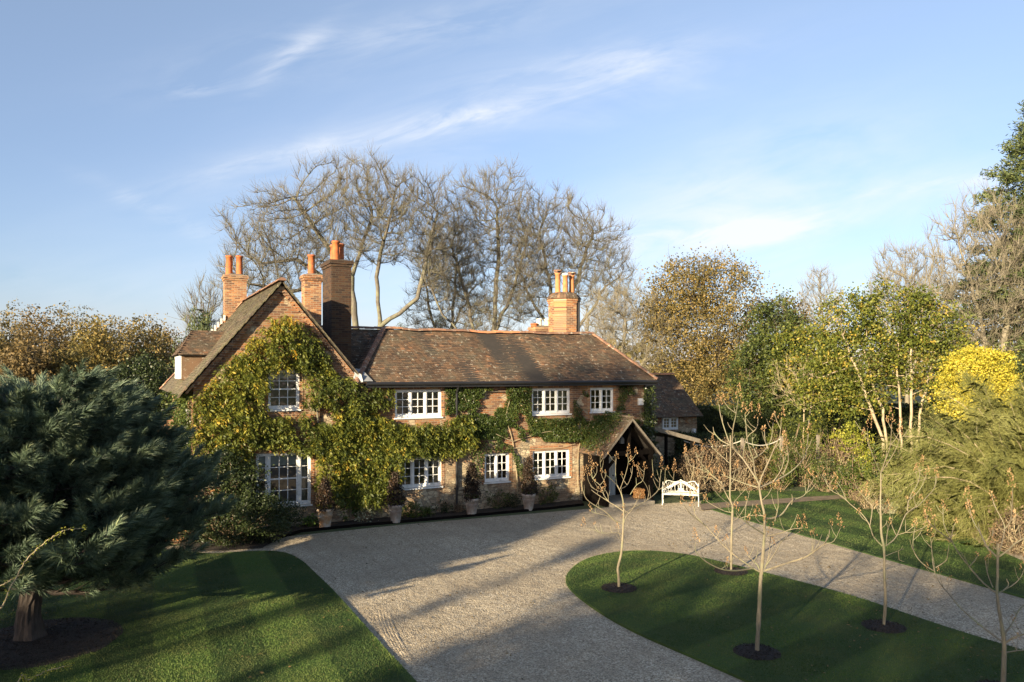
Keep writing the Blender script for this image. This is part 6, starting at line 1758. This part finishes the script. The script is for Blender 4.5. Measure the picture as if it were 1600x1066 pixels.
hedge('low dark hedge seen behind the rope, beyond the lean-to', 8.6, 12.6, 40, 1.2, 1.9, 'leaf_yew', 165, 6000, sz=.1)
GR = 'mixed shrubs of the right-hand border'
sh = [  # px, base py, r(px), height top py, leaf, n, size, label
    (1088, 775, 26, 700, 'leaf_brown', 2400, .07, 'faded brown shrub just right of the bench'),
    (1120, 772, 30, 690, 'leaf_brown', 2800, .08, 'tall brown hydrangea-like shrub behind the slender young tree'),
    (1160, 770, 32, 702, 'leaf_brown', 2800, .08, 'wide brown seed-headed shrub below the left rope post'),
    (1185, 768, 26, 712, 'leaf_rust', 1600, .07, 'low rusty shrub below the middle rope post'),
    (1060, 758, 26, 706, 'leaf_dark', 2000, .07, 'dark shrub directly behind the white bench'),
    (1036, 772, 18, 735, 'leaf_green', 700, .08, 'small green clump between the porch and the bench'),
    (1218, 768, 26, 706, 'leaf_green', 2600, .07, 'glossy dark green rounded shrub left of the garden path'),
    (1255, 764, 30, 690, 'leaf_holly', 2600, .07, 'dark shrub with brown tints below the right pale post'),
    (1290, 772, 26, 716, 'leaf_holly', 1800, .07, 'low dark green shrub at the far end of the path'),
    (1330, 760, 38, 668, 'leaf_lime', 2800, .09, 'sunlit yellow-green shrub at the foot of the laurel'),
    (1308, 760, 24, 695, 'leaf_brown', 1600, .09, 'pinkish dried-grass clump left of the sunlit yellow-green shrub'),
    (1335, 785, 26, 720, 'leaf_green', 1500, .08, 'upright green shrub right of the path'),
    (1385, 795, 36, 702, 'leaf_green', 2800, .08, 'large leafy green shrub in the middle of the right border'),
    (1425, 790, 34, 690, 'leaf_holly', 2800, .08, 'dark green shrub below the pale laurel stems'),
    (1465, 790, 30, 672, 'leaf_holly', 2600, .08, 'tall dark shrub between the laurel and the feathery bush'),
    (1360, 800, 26, 756, 'leaf_brown', 1100, .06, 'low reddish twiggy shrub at the lawn edge'),
    (1410, 808, 22, 772, 'leaf_silver', 1200, .055, 'silvery white-flecked shrub at the lawn edge'),
    (1385, 806, 12, 782, 'leaf_silver', 400, .05, 'small silvery tuft left of the silvery shrub'),
    (1438, 812, 16, 786, 'leaf_lime', 500, .06, 'bright yellow-green tuft right of the silvery shrub'),
    (1475, 822, 28, 770, 'leaf_dark', 1700, .07, 'dark low shrub left of the feathery bush'),
    (1520, 845, 30, 790, 'leaf_brown', 1600, .06, 'brown undergrowth below the feathery bush'),
    (1590, 872, 40, 800, 'leaf_brown', 1800, .06, 'reddish-brown undergrowth at the right edge of the photo'),
    (1240, 745, 60, 700, 'leaf_rust', 2400, .07, 'band of rusty perennials in front of the rounded yews'),
    (1450, 745, 46, 655, 'leaf_dark', 2400, .08, 'deep green shrub in shade under the laurel'),
    (1110, 745, 26, 682, 'leaf_ivy', 1800, .08, 'dark shrub at the low end of the lean-to roof'),
]
for i, (px, py, rp, tp, lf, nn, sz, lab) in enumerate(sh):
    b = G(px, py); Y = b[1]; r_ = rp / F * Y; h = max(.4, CH - (tp - 580) / F * (Y + r_ * .5)); Yb = Y + r_ * .8
    bush('border_shrub', lab, 'shrub', (b[0] * Yb / Y, Yb, 0), (r_, r_ * .85), h, lf, int(nn * 1.7), sz, seed=170 + i, group=GR, clump=.17, lump=.25, bark='twig_tan' if 'brown' in lf else 'twig_brown', shell=.6, up=.25)
# yellow acer-like tree
leafy('yellow_tree', 'bright yellow-leaved small tree glowing between the laurel and the feathery bush', 1525, 33, [(1538, 582, 46, 38), (1508, 598, 38, 42), (1496, 628, 28, 28), (1545, 615, 42, 34), (1520, 570, 36, 26)], 1.5, 'bark_pale', 'leaf_yellow', 1100, 26, .095, 201, clump=.30, nattr=130, shell=.6, flat=.5, lump=.15)
# feathery drooping bush at the right edge
fb_ = (G(1590, 858)[0] * 1.08, G(1590, 858)[1] * 1.08); br = empty('feathery_bush', (fb_[0], fb_[1], 0), 0, 'huge feathery olive-green bush drooping over the lawn at the right edge', 'shrub'); st = np.random.default_rng(202)
A, B, ra, rb, tipsP, tipsD = [], [], [], [], [], []
for i in range(105):
    a = st.random() * 6.28; el = .25 + 1.2 * st.random(); L = (2.1 + 1.35 * st.random()) * (1 + .15 * math.sin(el)); d = np.array([math.cos(a) * math.cos(el), math.sin(a) * math.cos(el), math.sin(el)])
    p = np.array([st.normal() * .25, st.normal() * .25, .2 + st.random() * 1.0]); n = 7; v0 = d.copy()
    for k in range(n):
        q = p + v0 * L * 1.25 / n; A.append(p); B.append(q); ra.append(.045 * (1 - k / n) + .008); rb.append(.045 * (1 - (k + 1) / n) + .008)
        if k >= 2:
            for j in range(3): tipsP.append(p + (q - p) * st.random()); tipsD.append(unit(v0 + st.normal(size=3) * .55))
        p = q; v0 = unit(v0 + np.array([0, 0, -.13]) + st.normal(size=3) * .10)
A, B, ra, rb = map(np.array, (A, B, ra, rb)); B[:, 2] = np.maximum(B[:, 2], .1)
segments_obj('branches', A, B, ra * .8, rb * .8, 6, MATS['bark_laurel'], br)
tp = np.array(tipsP); td = np.array(tipsD); K = 110; idx = np.repeat(np.arange(len(tp)), K); n = len(idx)
p0 = tp[idx] + rng.normal(size=(n, 3)) * .16; d = unit(td[idx] + rand_dirs(n) * .8); ln_ = .34 * (.6 + .8 * rng.random(n)); w_ = unit(np.cross(d, rand_dirs(n))) * .0026
p1 = p0 + d * (ln_ * .5)[:, None]; d2 = unit(d + np.array([0, 0, -.8])); p2 = p1 + d2 * (ln_ * .5)[:, None]
v = np.stack([p0 - w_, p0 + w_, p1 + w_, p2, p1 - w_], 1).reshape(-1, 3); v[:, 2] = np.maximum(v[:, 2], .03)
b0 = np.arange(n) * 5; obj_from('foliage', v, np.stack([b0, b0 + 1, b0 + 2, b0 + 3, b0 + 4], 1).astype(np.int32), MATS['needle_broom'], br, attrs={'tone': np.repeat(st.random(len(tp))[idx], 5)})

# ------------------------------------------------------------------ grass blades on the near lawns
def blades(name, poly, z, dens, seed, ymax, lab, hmax=.026, mat='grass_blade'):
    st = np.random.default_rng(seed); P_ = np.array(poly)
    x0, x1 = max(P_[:, 0].min(), -19), min(P_[:, 0].max(), 19); y0, y1 = 10.5, min(P_[:, 1].max(), ymax)
    n = int((x1 - x0) * (y1 - y0) * dens); x = st.uniform(x0, x1, n); y = st.uniform(y0, y1, n)
    m = in_poly(x, y, [tuple(p) for p in poly]) & (np.abs(x) < y * .70 + .5) & (st.random(n) < np.clip(14 / y, .25, 1) ** 1.3); x, y = x[m], y[m]; n = len(x)
    hgt = hmax * (.5 + .6 * st.random(n)) * (1 + .35 * noise2(x * 1.5, y * 1.5, seed)); a = st.random(n) * 6.28; w_ = np.stack([np.cos(a), np.sin(a), 0 * a], 1) * (.0045 + .003 * st.random(n))[:, None]
    b = np.stack([x, y, np.full(n, z - .003)], 1); lean = st.normal(size=(n, 3)) * .35; lean[:, 2] = 1; t = b + lean * hgt[:, None]
    v = np.stack([b - w_, b + w_, t], 1).reshape(-1, 3)
    o = obj_from(name, v, np.arange(n * 3, dtype=np.int32).reshape(n, 3), MATS[mat])
    return tag(o, lab, 'grass', kind='stuff')
blades('grass', LAWN_L, .06, 2600, 211, 24, 'short green grass on the left lawn')
blades('grass', LAWN_I, .07, 2400, 212, 23, 'short green grass on the island lawn', mat='grass_blade_island')
blades('grass', LAWN_R, .055, 900, 213, 34, 'short green grass on the right lawn beyond the drive')

# fallen leaves on grass and gravel, thicker near trees and edges
st = np.random.default_rng(221); n = 9000
x = st.uniform(-13, 19, n); y = st.uniform(11, 33, n); keep = noise2(x * .5, y * .5, 6) + .35 * st.normal(size=n) > .25; x, y = x[keep], y[keep]; n = len(x)
zz = np.where(in_poly(x, y, LAWN_L) | in_poly(x, y, LAWN_I) | in_poly(x, y, LAWN_R), .098, .032)
ok = (in_poly(x, y, gr_pts) | (zz > .05)) & ~in_poly(x, y, [tuple(hw(-13, -.9)), tuple(hw(5, -.6)), tuple(hw(5, 12)), tuple(hw(-13, 12))]); x, y, zz = x[ok], y[ok], zz[ok]; n = len(x)
c = np.stack([x, y, zz], 1); d = unit(st.normal(size=(n, 3)) * np.array([1, 1, .18])); w_ = unit(np.cross(d, np.array([0, 0, 1.0]) + .35 * st.normal(size=(n, 3)))); l_ = (.018 + .018 * st.random(n))[:, None]
tag(leaves_obj('fallen_leaves', c, d * l_, w_ * l_ * .55, MATS['leaf_rust'], None, st.random(n)), 'scattered brown fallen leaves on the gravel and grass', 'fallen leaves', kind='stuff')
# ridges of gravel pushed up by tyres near the left lawn
tk = MB(); st = np.random.default_rng(222)
for j in range(5):
    pts = [G(588 + 5 * j + q[0], 955 + q[1]) for q in ((0, 0), (4, 18), (12, 38), (24, 60), (40, 84))]
    pts = smooth_line(pts, 6); L = len(pts); vs = []; fs = []
    for i, p in enumerate(pts):
        t_ = i / (L - 1); d = unit(pts[min(i + 1, L - 1)] - pts[max(i - 1, 0)]); nn = np.array([-d[1], d[0]]); h = (.005 + .007 * st.random()) * math.sin(math.pi * t_) ** .5 if 0 < t_ < 1 else 0; ww = .035 + .015 * st.random()
        for o_, hh in ((-ww, 0), (-ww * .3, h), (ww * .3, h * .9), (ww, 0)): vs.append((p[0] + nn[0] * o_, p[1] + nn[1] * o_, .0215 + hh))
    for i in range(L - 1):
        for k in range(3): fs.append((4 * i + k, 4 * i + k + 1, 4 * i + k + 5, 4 * i + k + 4))
    tk.add(vs, fs)
tag(tk.build('tyre_ridges', MATS['gravel']), kind='structure')
